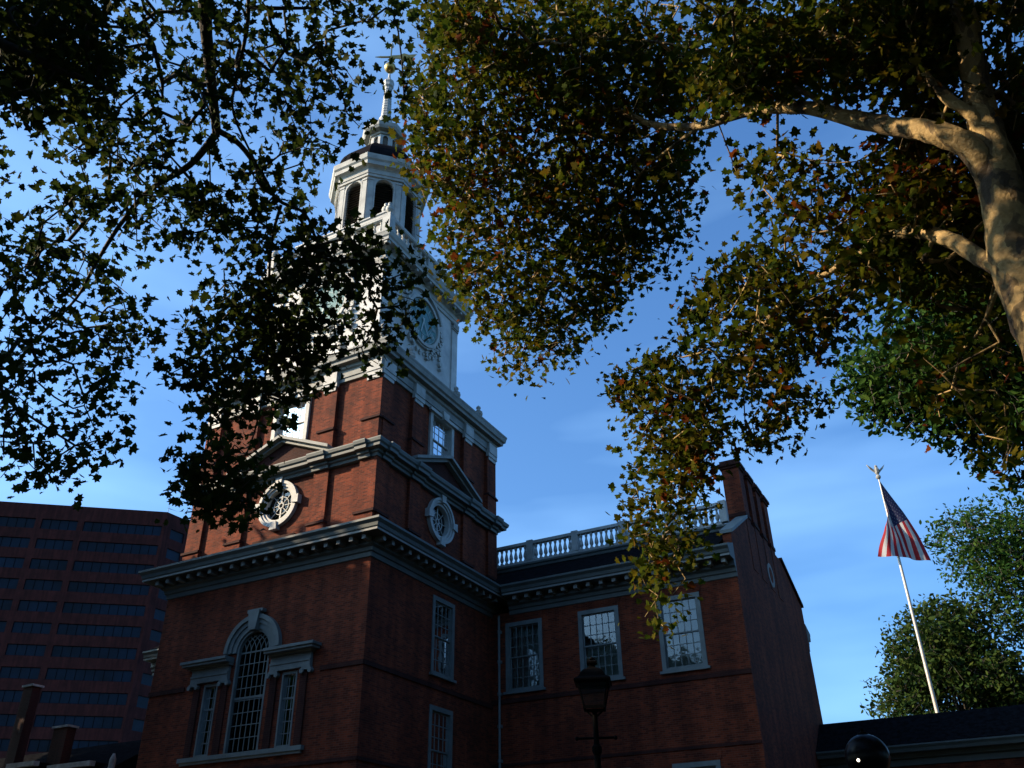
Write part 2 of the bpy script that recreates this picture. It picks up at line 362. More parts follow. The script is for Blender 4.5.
# Palladian window
pw = MB()
for a, b in ((-2.17, -1.50), (1.50, 2.17)):
    for c, d in ((a, a+.07), (b-.07, b)): box(pw, S, c, d, -.2, .015, 6.62, 9.12)
    box(pw, S, a+.07, b-.07, -.2, .01, 9.02, 9.12); box(pw, S, a+.07, b-.07, -.2, .01, 6.62, 6.70)
for a, b in ((-.78, -.70), (.70, .78)): box(pw, S, a, b, -.2, .015, 6.62, 10.07)
ring(pw, S, 0, 10.07, .70, .78, -.2, .015, 20, 0, pi)
pal = pw.build('venetian_window', M['frame'], tower)
mt = MB()
def grid_bars(mb, F, a, b, c, d, nx, nz_, wd=.028, dd=-.1):
    for i in range(1, nx): x = a+(b-a)*i/nx; box(mb, F, x-wd/2, x+wd/2, dd-.02, dd, c, d)
    for j in range(1, nz_): z = c+(d-c)*j/nz_; box(mb, F, a, b, dd-.023, dd+.003, z-wd/2, z+wd/2)
grid_bars(mt, S, -2.10, -1.57, 6.70, 9.02, 3, 6); grid_bars(mt, S, 1.57, 2.10, 6.70, 9.02, 3, 6)
for s_ in (-1, 1): box(mt, S, s_*1.835-.265, s_*1.835+.265, -.12, -.08, 8.20, 8.26)
grid_bars(mt, S, -.70, .70, 6.70, 10.07, 6, 8)
box(mt, S, -.70, .70, -.12, -.08, 8.42, 8.50); box(mt, S, -.70, .70, -.13, -.085, 10.04, 10.09)
# gothick tracery: interlacing arcs in the round head
for i in range(0, 7):
    x = -.70+1.4*i/6
    for s_ in (-1, 1):
        R_ = .62; pts = []
        for t in range(0, 9):
            a = t/8*1.25; px, pz = x+s_*R_*(1-cos(a)), 10.07+R_*sin(a)
            if hypot(px, pz-10.07) < .71: pts.append((px, pz))
            else: break
        for p_, q_ in zip(pts, pts[1:]): bar(mt, S, p_, q_, .026, -.122+.001*s_, -.10+.002*s_)
mt.build('muntins', M['frame'], pal)
gl = MB(); prism(gl, S, archloop(-.72, .72, 6.66, 10.07), -.118, -.112)
for s_ in (-1, 1): box(gl, S, s_*1.835-.29, s_*1.835+.29, -.118, -.112, 6.66, 9.06)
gl.build('pane', M['glass'], pal)
sl = MB(); box(sl, S, -2.78, 2.78, .002, .16, 6.47, 6.615); box(sl, S, -2.70, 2.70, .002, .10, 6.38, 6.468)
sl.build('sill', M['frame'], pal)
for s_ in (-1, 1):
    en = MB(); a, b = sorted((s_*.98, s_*2.78))
    box(en, S, a, b, .002, .14, 9.16, 9.36); box(en, S, a, b, .002, .17, 9.363, 9.43); box(en, S, a, b, .002, .12, 9.433, 9.66)
    a2, b2 = (a-.0, b+.0)
    for d1, z0_, z1_, e in ((.22, 9.663, 9.74, .08), (.42, 9.743, 9.83, .26), (.48, 9.833, 9.93, .32)):
        aa, bb = (a-e, b+.0) if s_ < 0 else (a, b+e)
        if s_ < 0: bb = -.98+min(e, .1)
        else: aa = .98-min(e, .1)
        box(en, S, aa, bb, .002, d1, z0_, z1_)
    en.build('entablature', M['frame'], pal)
for c in (-2.62, -1.14, 1.14, 2.62):
    cp = MB(); wv = .2
    box(cp, S, c-wv, c+wv, .002, .15, 9.06, 9.157); 
    for q in (-1, 1): ring(cp, S, c+q*(wv-.02), 9.03, .0, .085, .01, .17, 12)
    cp.build('capital', M['frame'], pal)
for c in (-2.48, -1.14, 1.14, 2.48): piece('brick_pilaster', M['brick_dark'], pal, S, c-.15, c+.15, .002, .06, 6.62, 9.05)
ar = MB(); ring(ar, S, 0, 10.07, .785, .98, .002, .07, 30, 0, pi); ring(ar, S, 0, 10.07, .98, 1.14, .002, .12, 30, 0, pi); ring(ar, S, 0, 10.07, 1.143, 1.30, .002, .19, 30, 0, pi)
ar.build('arch_moulding', M['frame'], pal)
ks = MB(); prism(ks, S, [(-.16, 10.78), (.16, 10.78), (.27, 11.50), (-.27, 11.50)], .002, .27); box(ks, S, -.36, .36, .002, .22, 11.43, 11.55)
ks.build('keystone', M['frame'], pal)

# cornice of stage 1
def cornice(name, h, prof, parent, mat, c=(CX, CY)):
    mb = MB(); sqring(mb, prof, h, c); return mb.build(name, mat, parent)
P1 = [(.0, 12.72), (.05, 12.74), (.06, 12.90), (.12, 12.93), (.14, 13.06), (.20, 13.10), (.24, 13.13), (.24, 13.36), (.66, 13.36), (.70, 13.37), (.76, 13.37), (.76, 13.46), (.80, 13.50), (.83, 13.62), (.93, 13.72), (.93, 13.80), (.85, 13.83), (-.6, 14.15)]
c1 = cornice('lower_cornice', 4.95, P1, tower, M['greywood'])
m = MB(); sqring(m, [(.755, 13.372), (.775, 13.375), (.775, 13.445), (.755, 13.45)], 4.95); m.build('fascia', M['trim_mid'], c1)
F1c = square_frames(4.95)
md = MB()
def modillions(F, u0, u1, z, d0, d1, step, parent, wd=.16, hh=.17, mat=None):
    n = round((u1-u0)/step)
    for i in range(n+1):
        u = u0+(u1-u0)*i/n; m = MB(); box(m, F, u-wd/2, u+wd/2, d0, d1, z-hh, z); m.build('modillion', mat or M['trim_mid'], parent)
for k in ('S', 'E'):
    lim = 5.5 if k == 'S' else 3.2
    modillions(F1[k], -5.04, lim if k == 'E' else 5.04, 13.355, .245, .62, .56, c1)

# stage 2
H2 = 4.62
F2 = square_frames(H2)
def stage(z0, z1, openings, name, hh):
    m = MB(); Fs = square_frames(hh)
    for k in ('S', 'N'): wall_panel(m, Fs[k], rect(-hh, hh, z0, z1), [o(k) for o in openings], .35)
    for k in ('E', 'W'): wall_panel(m, Fs[k], rect(-hh+.351, hh-.351, z0, z1), [o(k) for o in openings], .35)
    return m.build(name, M['brick'], tower)
w2 = stage(13.3, 17.2, [lambda k: circ(0, 15.9, .78, 36)], 'middle_stage_wall', H2)
it = MB(); sqring(it, [(-.4, 15), (-.4, 15.05)], 0.9, cap=True)
def pilasters(Fs, hh, pd, zb, zped, zt, parent, edge):
    for k in ('S', 'E', 'W', 'N'):
        F = Fs[k]
        for a, b in ((-edge, -edge+.8), (-2.45, -1.72), (1.72, 2.45), (edge-.8, edge)):
            m = MB(); ca = a-(.0 if abs(a) < 4 else 0)
            a_, b_ = a, b
            if k in ('E', 'W'):   # corner returns belong to S and N faces
                if a < -4: a_ = -hh+.002
                if b > 4: b_ = hh-.002
            box(m, F, a_, b_, .002, pd, zped+.08, zt)
            ex = .05
            box(m, F, a_-(ex if abs(a_) < 4 else 0), b_+(ex if abs(b_) < 4 else 0), .002, pd+.05, zb, zped-.02)
            p_ = m.build('pilaster', M['brick'], parent)
            m = MB(); box(m, F, a_-.07, b_+.07, .003, pd+.11, zped-.018, zped+.078); m.build('pilaster_base', M['brick_dark'], p_)
pilasters(F2, H2, .13, 13.6, 14.6, 17.0, w2, H2+.13)
P2 = [(.0, 16.86), (.16, 16.88), (.18, 16.98), (.26, 17.02), (.28, 17.12), (.46, 17.14), (.47, 17.24), (.53, 17.30), (.56, 17.41), (.56, 17.45), (-.2, 17.60)]
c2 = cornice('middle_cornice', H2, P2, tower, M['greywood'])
for k in ('S', 'E', 'W'):
    for a, b in ((-4.5, -3.95), (-2.5, -1.67), (1.67, 2.5), (3.95, 4.5)):
        rs = MB(); linprof(rs, F2[k], [(.05, 16.84), (.25, 16.85), (.27, 16.96), (.35, 17.0), (.37, 17.10), (.55, 17.12), (.56, 17.24), (.62, 17.30), (.65, 17.415), (.65, 17.46), (.05, 17.52)], a, b); rs.build('cornice_break', M['greywood'], c2)
# pediments
for k in ('S', 'E', 'W'):
    F = F2[k]; pm = MB()
    zb, za, hw_ = 17.47, 18.55, 2.62
    for s_ in (-1, 1):
        for (d1, off, th) in ((.38, 0.0, .13), (.56, .13, .13)):
            lo = [(s_*hw_, zb+off), (s_*(hw_), zb+off+th), (0, za+off+th), (0, za+off)]
            if s_ > 0: lo = lo[::-1]
            prism(pm, F, lo, .02, d1+.0001*s_)
    po = pm.build('pediment', M['trim_mid'], tower)
    ty = MB(); prism(ty, F, [(-hw_+.1, zb+.01), (hw_-.1, zb+.01), (0, za+.02)], .01, .17); ty.build('tympanum', M['brick_dark'], po)
# round windows
def round_window(F, cz, parent, ro=.98, ri=.66, d=.0):
    r_ = MB(); ring(r_, F, 0, cz, ri, ri+.10, -.22, .06, 44); ring(r_, F, 0, cz, ri+.10, ri+.20, -.02, .12, 44); ring(r_, F, 0, cz, ri+.20, ro, -.02, .17, 44)
    ow = r_.build('round_window', M['white'], parent)
    for a in (0, pi/2, pi, 3*pi/2):
        ca, sa_ = cos(a), sin(a); m = MB()
        p1, p2 = ri+.12, ro+.13; t1, t2 = .12, .18
        lp = [(p1*ca+t1*sa_, cz+p1*sa_-t1*ca), (p2*ca+t2*sa_, cz+p2*sa_-t2*ca), (p2*ca-t2*sa_, cz+p2*sa_+t2*ca), (p1*ca-t1*sa_, cz+p1*sa_+t1*ca)]
        prism(m, F, lp, .0, .23); m.build('keystone', M['white'], ow)
    m = MB(); ring(m, F, 0, cz, .09, .14, -.14, -.09, 18); ring(m, F, 0, cz, .36, .385, -.14, -.10, 30)
    for i in range(8):
        a = i*pi/4+pi/8*0; bar(m, F, (.12*cos(a), cz+.12*sin(a)), (ri*cos(a), cz+ri*sin(a)), .026 if i % 4 != 2 else .07, -.135, -.105+.001*(i % 3))
    m.build('muntins', M['white'], ow)
    m = MB(); prism(m, F, circ(0, cz, ri+.02, 32), -.155, -.15); m.build('pane', M['glass'], ow)
    return ow
for k in ('S', 'E', 'W'): round_window(F2[k], 15.9, tower)
for k in ('S', 'E'): piece('ledge', M['brick_dark'], w2, F2[k], -1.05, 1.05, .003, .12, 14.38, 14.48)

# stage 3
H3 = 4.55
F3 = square_frames(H3)
w3 = stage(17.3, 21.0, [lambda k: rect(-.98, .98, 18.5, 20.85)], 'upper_stage_wall', H3)
pilasters(F3, H3, .17, 17.5, 18.6, 20.72, w3, H3+.17)
for k in ('S', 'E', 'W'):
    wo = sash_window(F3[k], -.97, .97, 18.5, 20.84, tower, cols=4, rows=6, fw=.2, rec=.13, proud=.10, wm_=M['white'], blind=(18.6, 20.7) if k == 'S' else None)
    m = MB(); prism(m, F3[k], [(-.17, 20.62), (.17, 20.62), (.27, 21.0), (-.27, 21.0)], .1, .30); box(m, F3[k], -1.14, 1.14, .1, .22, 20.70, 20.84); m.build('lintel', M['white'], wo)
P3 = [(.0, 20.80), (.10, 20.82), (.10, 20.98), (.14, 21.0), (.14, 21.32), (.22, 21.38), (.24, 21.5), (.44, 21.54), (.46, 21.66), (.54, 21.72), (.57, 21.90), (.60, 21.98), (.60, 22.04), (.5, 22.06), (-1.0, 22.2)]
c3 = cornice('upper_cornice', H3, P3, tower, M['trim_mid'])
for k in ('S', 'E', 'W'):
    for a, b in ((-4.70, -3.94), (-2.43, -1.74), (1.74, 2.43), (3.94, 4.70)):
        m = MB(); box(m, F3[k], a-.03, b+.03, .1, .25, 20.62, 20.82); box(m, F3[k], a+.04, b-.04, .1, .22, 20.45, 20.618); box(m, F3[k], a, b, .1, .28, 20.823, 21.32)
        m.build('capital', M['white'], c3)
bl = MB(); sqring(bl, [(0, 22.0), (0, 22.42), (.05, 22.44), (.05, 22.52), (-1.2, 22.56)], 4.15); bl.build('parapet', M['white'], tower)
def urn(c, s, parent, mat=None):
    m = MB(); pr = [(.0, 0), (.17, 0), (.17, .10), (.08, .13), (.06, .20), (.12, .26), (.24, .40), (.26, .52), (.20, .58), (.24, .62), (.14, .70), (.10, .80), (.14, .86), (.13, .95), (.05, 1.03), (.0, 1.08)]
    lathe(m, c, [(r*s, z*s) for r, z in pr], 12); return m.build('urn', mat or M['stone'], parent, smooth=True)
for (a, b) in [(4.1, 4.1), (4.1, -4.1), (-4.1, -4.1), (-4.1, 4.1), (1.95, -4.1), (-1.95, -4.1), (4.1, 1.95), (4.1, -1.95), (-4.1, 1.95), (-4.1, -1.95)]:
    m = MB(); wbox(m, CX+a-.2, CX+a+.2, CY+b-.2, CY+b+.2, 22.3, 22.75); p_ = m.build('urn_pedestal', M['white'], tower); urn((CX+a, CY+b, 22.75), .85, p_)

# clock stage
H4 = 3.24
F4 = square_frames(H4)
ck = MB(); sqring(ck, [(.30, 22.3), (.30, 22.75), (.1, 22.85), (0, 22.86), (0, 28.75)], H4, cap=True)
cs = ck.build('clock_stage_wall', M['white_side'], tower)
for k in ('S', 'E', 'W', 'N'):
    for a, b in ((-H4-.0, -H4+.5), (H4-.5, H4)):
        m = MB(); a_, b_ = (a, b) if k in ('S', 'N') else (a+(.0 if a > 0 else .0), b)
        box(m, F4[k], a+.0, b-.0, .002, .07, 22.87, 27.95); p_ = m.build('corner_pilaster', M['white_side'], cs)
        m = MB(); box(m, F4[k], a-.02, b+.02, .002, .12, 27.75, 27.82); box(m, F4[k], a-.04, b+.04, .002, .15, 28.08, 28.2)
        for q in range(4):
            cu = a+.06+.127*q; prism(m, F4[k], [(cu-.055, 27.83), (cu+.055, 27.83), (cu+.075, 28.0), (cu, 28.07), (cu-.075, 28.0)], .003, .16)
        m.build('capital', M['stone'], p_)
P4 = [(.0, 28.2), (.06, 28.22), (.06, 28.42), (.10, 28.45), (.10, 28.68), (.18, 28.74), (.22, 28.82), (.50, 28.84), (.52, 28.98), (.58, 29.05), (.63, 29.18), (.66, 29.24), (.66, 29.30), (.5, 29.34), (-1, 29.40)]
c4 = cornice('clock_stage_cornice', H4, P4, tower, M['white'])
for k in ('S', 'E'):
    for i in range(13):
        u = -3.55+7.1*i/12; m = MB(); box(m, F4[k], u-.08, u+.08, .19, .46, 28.70, 28.835); m.build('bracket', M['white'], c4)
# clocks
def roman(mb, F, cu, cz, ang, s, ch, R_):
    wds = {'I': .5, 'V': 1.0, 'X': 1.0}; W_ = sum(wds[c] for c in ch)*s*.42; x = -W_/2
    er = Vector((sin(ang), cos(ang))); et = Vector((cos(ang), -sin(ang)))
    def P(a, b): v = er*(R_+b)+et*a; return (cu+v.x, cz+v.y)
    for c in ch:
        w_ = wds[c]*s*.42
        if c == 'I': seg = [((x+w_/2, 0), (x+w_/2, s))]
        elif c == 'V': seg = [((x+.05*s, s), (x+w_/2, 0)), ((x+w_/2, 0), (x+w_-.05*s, s))]
        else: seg = [((x+.05*s, 0), (x+w_-.05*s, s)), ((x+.05*s, s), (x+w_-.05*s, 0))]
        for k_, (p_, q_) in enumerate(seg): bar(mb, F, P(*p_), P(*q_), .035, .103, .125+.001*k_)
        x += w_
NUM = ['XII', 'I', 'II', 'III', 'IIII', 'V', 'VI', 'VII', 'VIII', 'IX', 'X', 'XI']
def clock(F):
    cz = 26.55; R_ = 1.22
    m = MB(); ring(m, F, 0, cz, R_, R_+.16, .002, .20, 48); ring(m, F, 0, cz, R_+.16, R_+.24, .002, .13, 48)
    ck_ = m.build('clock', M['white'], tower)
    m = MB(); prism(m, F, circ(0, cz, R_+.01, 48), .02, .10); m.build('dial', M['dial'], ck_)
    m = MB()
    for i, ch in enumerate(NUM): roman(m, F, 0, cz, i*pi/6, .30, ch, .78)
    ring(m, F, 0, cz, .70, .72, .102, .118, 40); ring(m, F, 0, cz, 1.13, 1.15, .102, .118, 48)
    for i in range(60):
        a = i*pi/30; bar(m, F, (1.15*cos(a), cz+1.15*sin(a)), (1.21*cos(a), cz+1.21*sin(a)), .018, .102, .118)
    m.build('numerals', M['dialmark'], ck_)
    for ln, wd, an in ((1.05, .05, radians(150)), (.68, .075, radians(195))):
        m = MB(); bar(m, F, (-.2*sin(an), cz-.2*cos(an)), (ln*sin(an), cz+ln*cos(an)), wd, .14 if ln > 1 else .13, .155 if ln > 1 else .139); m.build('hand', M['dialmark'], ck_)
    # carved swags of leaves round the dial
    rnd = random.Random(5); m = MB()
    for i in range(90):
        a = rnd.uniform(pi*.98, 2.02*pi) if i < 66 else rnd.uniform(0, 2*pi)
        r0 = rnd.uniform(R_+.22, R_+.52 if i < 66 else R_+.26); u, z = r0*cos(a), cz+r0*sin(a)-(.25*abs(sin(a))**2 if i < 66 else 0)
        s = rnd.uniform(.07, .13); n_ = 6; ph = rnd.uniform(0, 6)
        lp = [(u+s*(1 if q % 2 else .6)*cos(ph+2*pi*q/n_), z+s*(1 if q % 2 else .6)*sin(ph+2*pi*q/n_)) for q in range(n_)]
        prism(m, F, lp, .003, rnd.uniform(.07, .17))
    for s_ in (-1, 1):
        for q in range(9): 
            u, z = s_*(R_+.38+.04*sin(q)), cz+.35-.28*q; s = .10+.03*(q % 2)
            prism(m, F, circ(u, z, s, 7, q), .003, .12+.03*(q % 3))
    m.build('carved_garland', M['white'], ck_)
    m = MB(); ring(m, F, 0, cz+.1, R_+.42, R_+.56, .002, .16, 30, radians(20), radians(160)); m.build('hood_moulding', M['white'], ck_)
for k in ('S', 'E', 'W', 'N'): clock(F4[k])
# balustrade over the clock stage
bs = MB(); HB = 3.62
sqring(bs, [(-.2, 29.36), (.05, 29.36), (.05, 29.50), (-.2, 29.50)], HB); sqring(bs, [(-.2, 30.22), (-.2, 30.36), (.06, 30.38), (.06, 30.28), (.0, 30.22), (-.2, 30.22)], HB)
bal4 = bs.build('clock_balustrade', M['white'], tower)
FB = square_frames(HB-.10)
for k in ('S', 'E'):
    for i in range(17):
        u = -3.1+6.2*i/16; m = MB()
        if i % 8 == 0 and i not in (0, 16): box(m, FB[k], u-.2, u+.2, -.09, .12, 29.5, 30.22); m.build('pier', M['white'], bal4)
        else:
            q = FB[k].p(u, 0, 29.5); lathe(m, q, [(.09, 0), (.09, .06), (.05, .1), (.10, .25), (.09, .35), (.045, .55), (.08, .66), (.08, .72)], 8); m.build('baluster', M['white'], bal4)
for k in ('W', 'N'):
    m = MB(); 
    for i in range(17): q = FB[k].p(-3.1+6.2*i/16, 0, 29.5); lathe(m, q, [(.09, 0), (.10, .25), (.045, .55), (.08, .72)], 6)
    m.build('baluster_row', M['white'], bal4)
for a, b in ((1, 1), (1, -1), (-1, -1), (-1, 1)):
    h_ = HB-.08; m = MB(); wbox(m, CX+a*h_-.22, CX+a*h_+.22, CY+b*h_-.22, CY+b*h_+.22, 29.38, 30.46); p_ = m.build('corner_pedestal', M['white'], tower); urn((CX+a*h_, CY+b*h_, 30.46), .8, p_, M['white'])
# belfry plinth
pp = MB(); sqring(pp, [(0, 29.3), (0, 31.15), (.05, 31.2), (.07, 31.3), (.20, 31.36), (.22, 31.5), (.28, 31.55), (.28, 31.62), (-.3, 31.7)], 2.62, cap=True)
pp.build('belfry_plinth', M['white_side'], tower)
for a, b in ((1, 1), (1, -1), (-1, -1), (-1, 1)): urn((CX+a*2.5, CY+b*2.5, 31.66), .85, tower, M['white'])
# octagonal belfry
AP = 2.17; zb, zt = 31.65, 35.9
fw_ = 2*AP*tan(pi/8)
bw = MB()
for i in range(8):
    a = i*pi/4; Nn = Vector((cos(a), sin(a), 0)); U = Vector((-sin(a), cos(a), 0)); F = Fr((CX+Nn.x*AP, CY+Nn.y*AP, 0), U, Nn)
    wall_panel(bw, F, rect(-fw_/2, fw_/2, zb, zt), [archloop(-.48, .48, 32.0, 34.9)], .28)
bel = bw.build('belfry', M['white_side'], tower)
for i in range(8):
    a = i*pi/4; Nn = Vector((cos(a), sin(a), 0)); U = Vector((-sin(a), cos(a), 0)); F = Fr((CX+Nn.x*AP, CY+Nn.y*AP, 0), U, Nn)
    m = MB(); ring(m, F, 0, 34.9, .485, .58, .002, .04, 20, 0, pi)
    for s_ in (-1, 1): box(m, F, s_*.5325-.0475, s_*.5325+.0475, .002, .04, 32.0, 34.9); box(m, F, s_*.74-.14, s_*.74+.14, .002, .05, 31.7, 35.2); box(m, F, s_*.74-.17, s_*.74+.155, .002, .08, 35.2, 35.33)
    m.build('arch_surround', M['white'], bel)
    m = MB()
    for q in range(20):
        z = 32.05+.165*q
        if z < 35.3:
            hw2 = .48 if z < 34.9 else sqrt(max(.02, .48**2-(z-34.9)**2))
            m.add([F.p(-hw2, -.24, z+.11), F.p(hw2, -.24, z+.11), F.p(hw2, -.10, z), F.p(-hw2, -.10, z)], [(0, 1, 2, 3)]); 
            m.add([F.p(-hw2, -.25, z+.10), F.p(hw2, -.25, z+.10), F.p(hw2, -.11, z-.01), F.p(-hw2, -.11, z-.01)], [(3, 2, 1, 0)])
    m.build('louver', M['louver'], bel)
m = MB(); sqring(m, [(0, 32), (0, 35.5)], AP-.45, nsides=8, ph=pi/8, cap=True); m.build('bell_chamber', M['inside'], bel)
m = MB(); sqring(m, [(0, 35.42), (.10, 35.44), (.10, 35.60), (.14, 35.62), (.14, 35.9), (.22, 35.98), (.38, 36.05), (.40, 36.28), (.48, 36.38), (.52, 36.62), (.52, 36.68), (.3, 36.72)], AP, nsides=8, ph=pi/8, cap=True)
m.build('belfry_cornice', M['white'], tower)
m = MB(); sqring(m, [(2.50, 36.66), (2.42, 36.80), (2.40, 37.05), (2.34, 37.35), (2.2, 37.72), (1.95, 38.15), (1.6, 38.6), (1.25, 38.95), (1.0, 39.2), (.9, 39.3)], 0, nsides=8, ph=pi/8, cap=True)
m.build('dome_roof', M['leadroof'], tower)
# lantern
m = MB(); LA = .74; fl_ = 2*LA*tan(pi/8)
for i in range(8):
    a = i*pi/4; Nn = Vector((cos(a), sin(a), 0)); U = Vector((-sin(a), cos(a), 0)); F = Fr((CX+Nn.x*LA, CY+Nn.y*LA, 0), U, Nn)
    wall_panel(m, F, rect(-fl_/2, fl_/2, 39.1, 40.45), [archloop(-.15, .15, 39.3, 40.05, 8)], .1)
lan = m.build('lantern', M['white_side'], tower)
m = MB(); sqring(m, [(0, 39.2), (0, 40.4)], LA-.12, nsides=8, ph=pi/8, cap=True); m.build('lantern_louver', M['louver'], lan)
m = MB(); sqring(m, [(.0, 40.25), (.08, 40.28), (.10, 40.40), (.35, 40.46), (.45, 40.60), (.50, 40.78), (.50, 40.84), (.4, 40.9)], LA, nsides=8, ph=pi/8, cap=True); m.build('lantern_cornice', M['white'], tower)
m = MB(); lathe(m, (CX, CY, 0), [(1.15, 40.88), (.95, 40.98), (.80, 41.10), (.72, 41.35), (.60, 41.6), (.46, 41.85), (.38, 42.1), (.36, 42.15), (.40, 42.2), (.40, 42.3), (.30, 42.36), (.21, 44.95), (.22, 45.0), (.31, 45.1), (.31, 45.3), (.34, 45.4), (.34, 45.52), (.2, 45.7), (.10, 45.85), (.06, 46.3)], 8)
sp_ = m.build('spire', M['white_side'], tower)
m = MB(); 
for q in range(11): lathe(m, (CX, CY, 42.55+.22*q), [(.298-.0075*q, 0), (.312-.0075*q, .02), (.312-.0075*q, .05), (.29-.0075*q, .07)], 8)
m.build('spire_band', M['white'], sp_)
def uvsphere(mb, c, r, n=16, m_=10, sz=1.0):
    lathe(mb, c, [(r*sin(pi*i/m_)+(.0001), -r*sz*cos(pi*i/m_)) for i in range(m_+1)], n); return mb
m = MB(); uvsphere(m, (CX, CY, 46.88), .36); m.build('gilded_ball', M['gold'], tower, smooth=True)
wv = MB(); VD = Vector((cos(radians(28)), sin(radians(28)), 0)); VF = Fr((CX, CY, 0), VD, VD.cross(Vector((0, 0, 1))))
box(wv, VF, -.035, .035, -.035, .035, 47.2, 49.0)
prism(wv, VF, [(-1.0, 47.9), (-.62, 47.82), (-.62, 47.98)], -.02, .02); box(wv, VF, -.62, .2, -.03, .03, 47.83, 47.95)
prism(wv, VF, [(.05, 47.76), (1.5, 47.62), (1.4, 47.84), (1.6, 48.12), (1.1, 48.08), (.8, 48.22), (.55, 48.06), (.05, 48.02)], -.02, .02)
vn = wv.build('weather_vane', M['gold'], tower)
m = MB(); lathe(m, (CX, CY, 48.75), [(.0, 0), (.10, .05), (.15, .18), (.10, .33), (.03, .45), (.0, .6)], 8); m.build('finial', M['silver'], vn, smooth=True)

# ------------------------------------------------------------------ brick hall
DY, LX = 8.83, 10.78
hall = empty('brick_hall', (0, 15, 0), 'long red brick hall with roof balustrade and tall end gable joined to the tower', 'building')
HF = Fr((0, DY, 0), (1, 0, 0), (0, -1, 0))
WN = [(.68, 2.40), (4.05, 5.83), (7.44, 9.21)]
wtop, wbot = 12.40, 9.57
holes = [rect(a, b, wbot, wtop) for a, b in WN]+[rect(a, b, 3.2, 6.32) for a, b in WN]
m = MB(); wall_panel(m, HF, rect(.002, LX-.351, 0, 12.86), holes, .35)
XW = -9.9
wall_panel(m, HF, rect(-20.2, XW-.002, 0, 12.86), [rect(XW-b, XW-a, wbot, wtop) for a, b in WN]+[rect(XW-b, XW-a, 3.2, 6.32) for a, b in WN], .35)
NF = Fr((0, 21.8, 0), (-1, 0, 0), (0, 1, 0)); wall_panel(m, NF, rect(-LX+.351, 19.8, 0, 12.86), [], .35)
WF = Fr((-20.2, 15.3, 0), (0, -1, 0), (-1, 0, 0)); wall_panel(m, WF, rect(-6.1, 6.1, 0, 16.3), [], .35)
fw = m.build('facade_wall', M['brick'], hall)
sash_window(HF, *WN[0], wbot, wtop, hall, cols=5, rows=6, blind=(wbot, wtop))
sash_window(HF, *WN[1], wbot, wtop, hall, cols=5, rows=6, blind=(wbot, wbot+1.5))
sash_window(HF, *WN[2], wbot, wtop, hall, cols=5, rows=6, blind=(wbot, wtop))
for a, b in WN: sash_window(HF, a, b, 3.2, 6.32, hall, cols=5, rows=6)
for a, b in WN:
    sash_window(HF, XW-b, XW-a, wbot, wtop, hall, cols=5, rows=6); sash_window(HF, XW-b, XW-a, 3.2, 6.32, hall, cols=5, rows=6)
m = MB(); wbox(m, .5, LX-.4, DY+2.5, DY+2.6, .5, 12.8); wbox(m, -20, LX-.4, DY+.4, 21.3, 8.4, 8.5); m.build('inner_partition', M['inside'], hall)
for a, b in ((.003, LX-.002), (-20.15, XW)):
    piece('string_course', M['brick_dark'], fw, HF, a, b, .002, .05, 9.13, 9.30); piece('string_course', M['brick_dark'], fw, HF, a, b, .003, .04, 6.75, 6.86)
# flat arches over windows (bright rubbed brick)
for a, b in WN:
    m = MB(); prism(m, HF, [(a-.02, wtop+.002), (b+.02, wtop+.002), (b+.14, wtop+.32), (a-.14, wtop+.32)], .002, .02); m.build('window_arch', M['brick'], fw); m = MB(); prism(m, HF, [(a-.02, 6.322), (b+.02, 6.322), (b+.14, 6.64), (a-.14, 6.64)], .002, .02); m.build('window_arch', M['brick'], fw)
# gable wall (stepped, with oculus)
GF = Fr((LX, 0, 0), (0, 1, 0), (1, 0, 0))
m = MB(); gl_loop = [(DY, 0), (21.8, 0), (21.8, 14.9), (18.3, 16.3), (12.2, 16.3), (DY+.05, 14.55), (DY, 14.5)]
wall_panel(m, GF, gl_loop, [circ(15.3, 14.7, .5, 28)], .35)
gw = m.build('gable_wall', M['brick'], hall)
m = MB(); ring(m, GF, 15.3, 14.7, .36, .55, -.1, .03, 32); ow = m.build('oculus', M['trim_mid'], hall)
m = MB(); prism(m, GF, circ(15.3, 14.7, .37, 24), -.08, -.07); bar(m, GF, (14.94, 14.7), (15.66, 14.7), .04, -.07, -.04); bar(m, GF, (15.3, 14.34), (15.3, 15.06), .04, -.07, -.041); m.build('pane', M['glass'], ow)
# raking copings
for (a, za, b, zb_) in ((DY-.08, 14.5, 12.0, 16.25), (18.3, 16.32, 21.9, 14.92)):
    m = MB(); prism(m, GF, [(a, za+.02), (b, zb_+.02), (b, zb_+.16), (a, za+.16)], -.42, .09); m.build('coping', M['frame'] if a < 10 else M['brick_dark'], hall)
# chimneys and linking wall
YS = [12.0, 13.45, 14.95, 16.4]
for y in YS:
    m = MB(); wbox(m, LX-.74, LX+.02, y, y+.78, 14.0, 18.72); ch = m.build('chimney', M['brick'], hall)
    m = MB(); wbox(m, LX-.80, LX+.08, y-.06, y+.84, 18.722, 18.84); wbox(m, LX-.86, LX+.14, y-.12, y+.90, 18.842, 18.98); wbox(m, LX-.78, LX+.06, y-.04, y+.82, 18.982, 19.12); m.build('chimney_cap', M['brick_dark'], ch)
    m = MB(); wbox(m, LX-.78, LX+.06, y-.04, y+.82, 16.42, 16.58); m.build('chimney_base', M['brick_dark'], ch)
for y, y2 in zip(YS, YS[1:]): m = MB(); wbox(m, LX-.62, LX-.10, y+.781, y2-.001, 14.0, 18.45); m.build('chimney_link_wall', M['brick_dark'], hall)
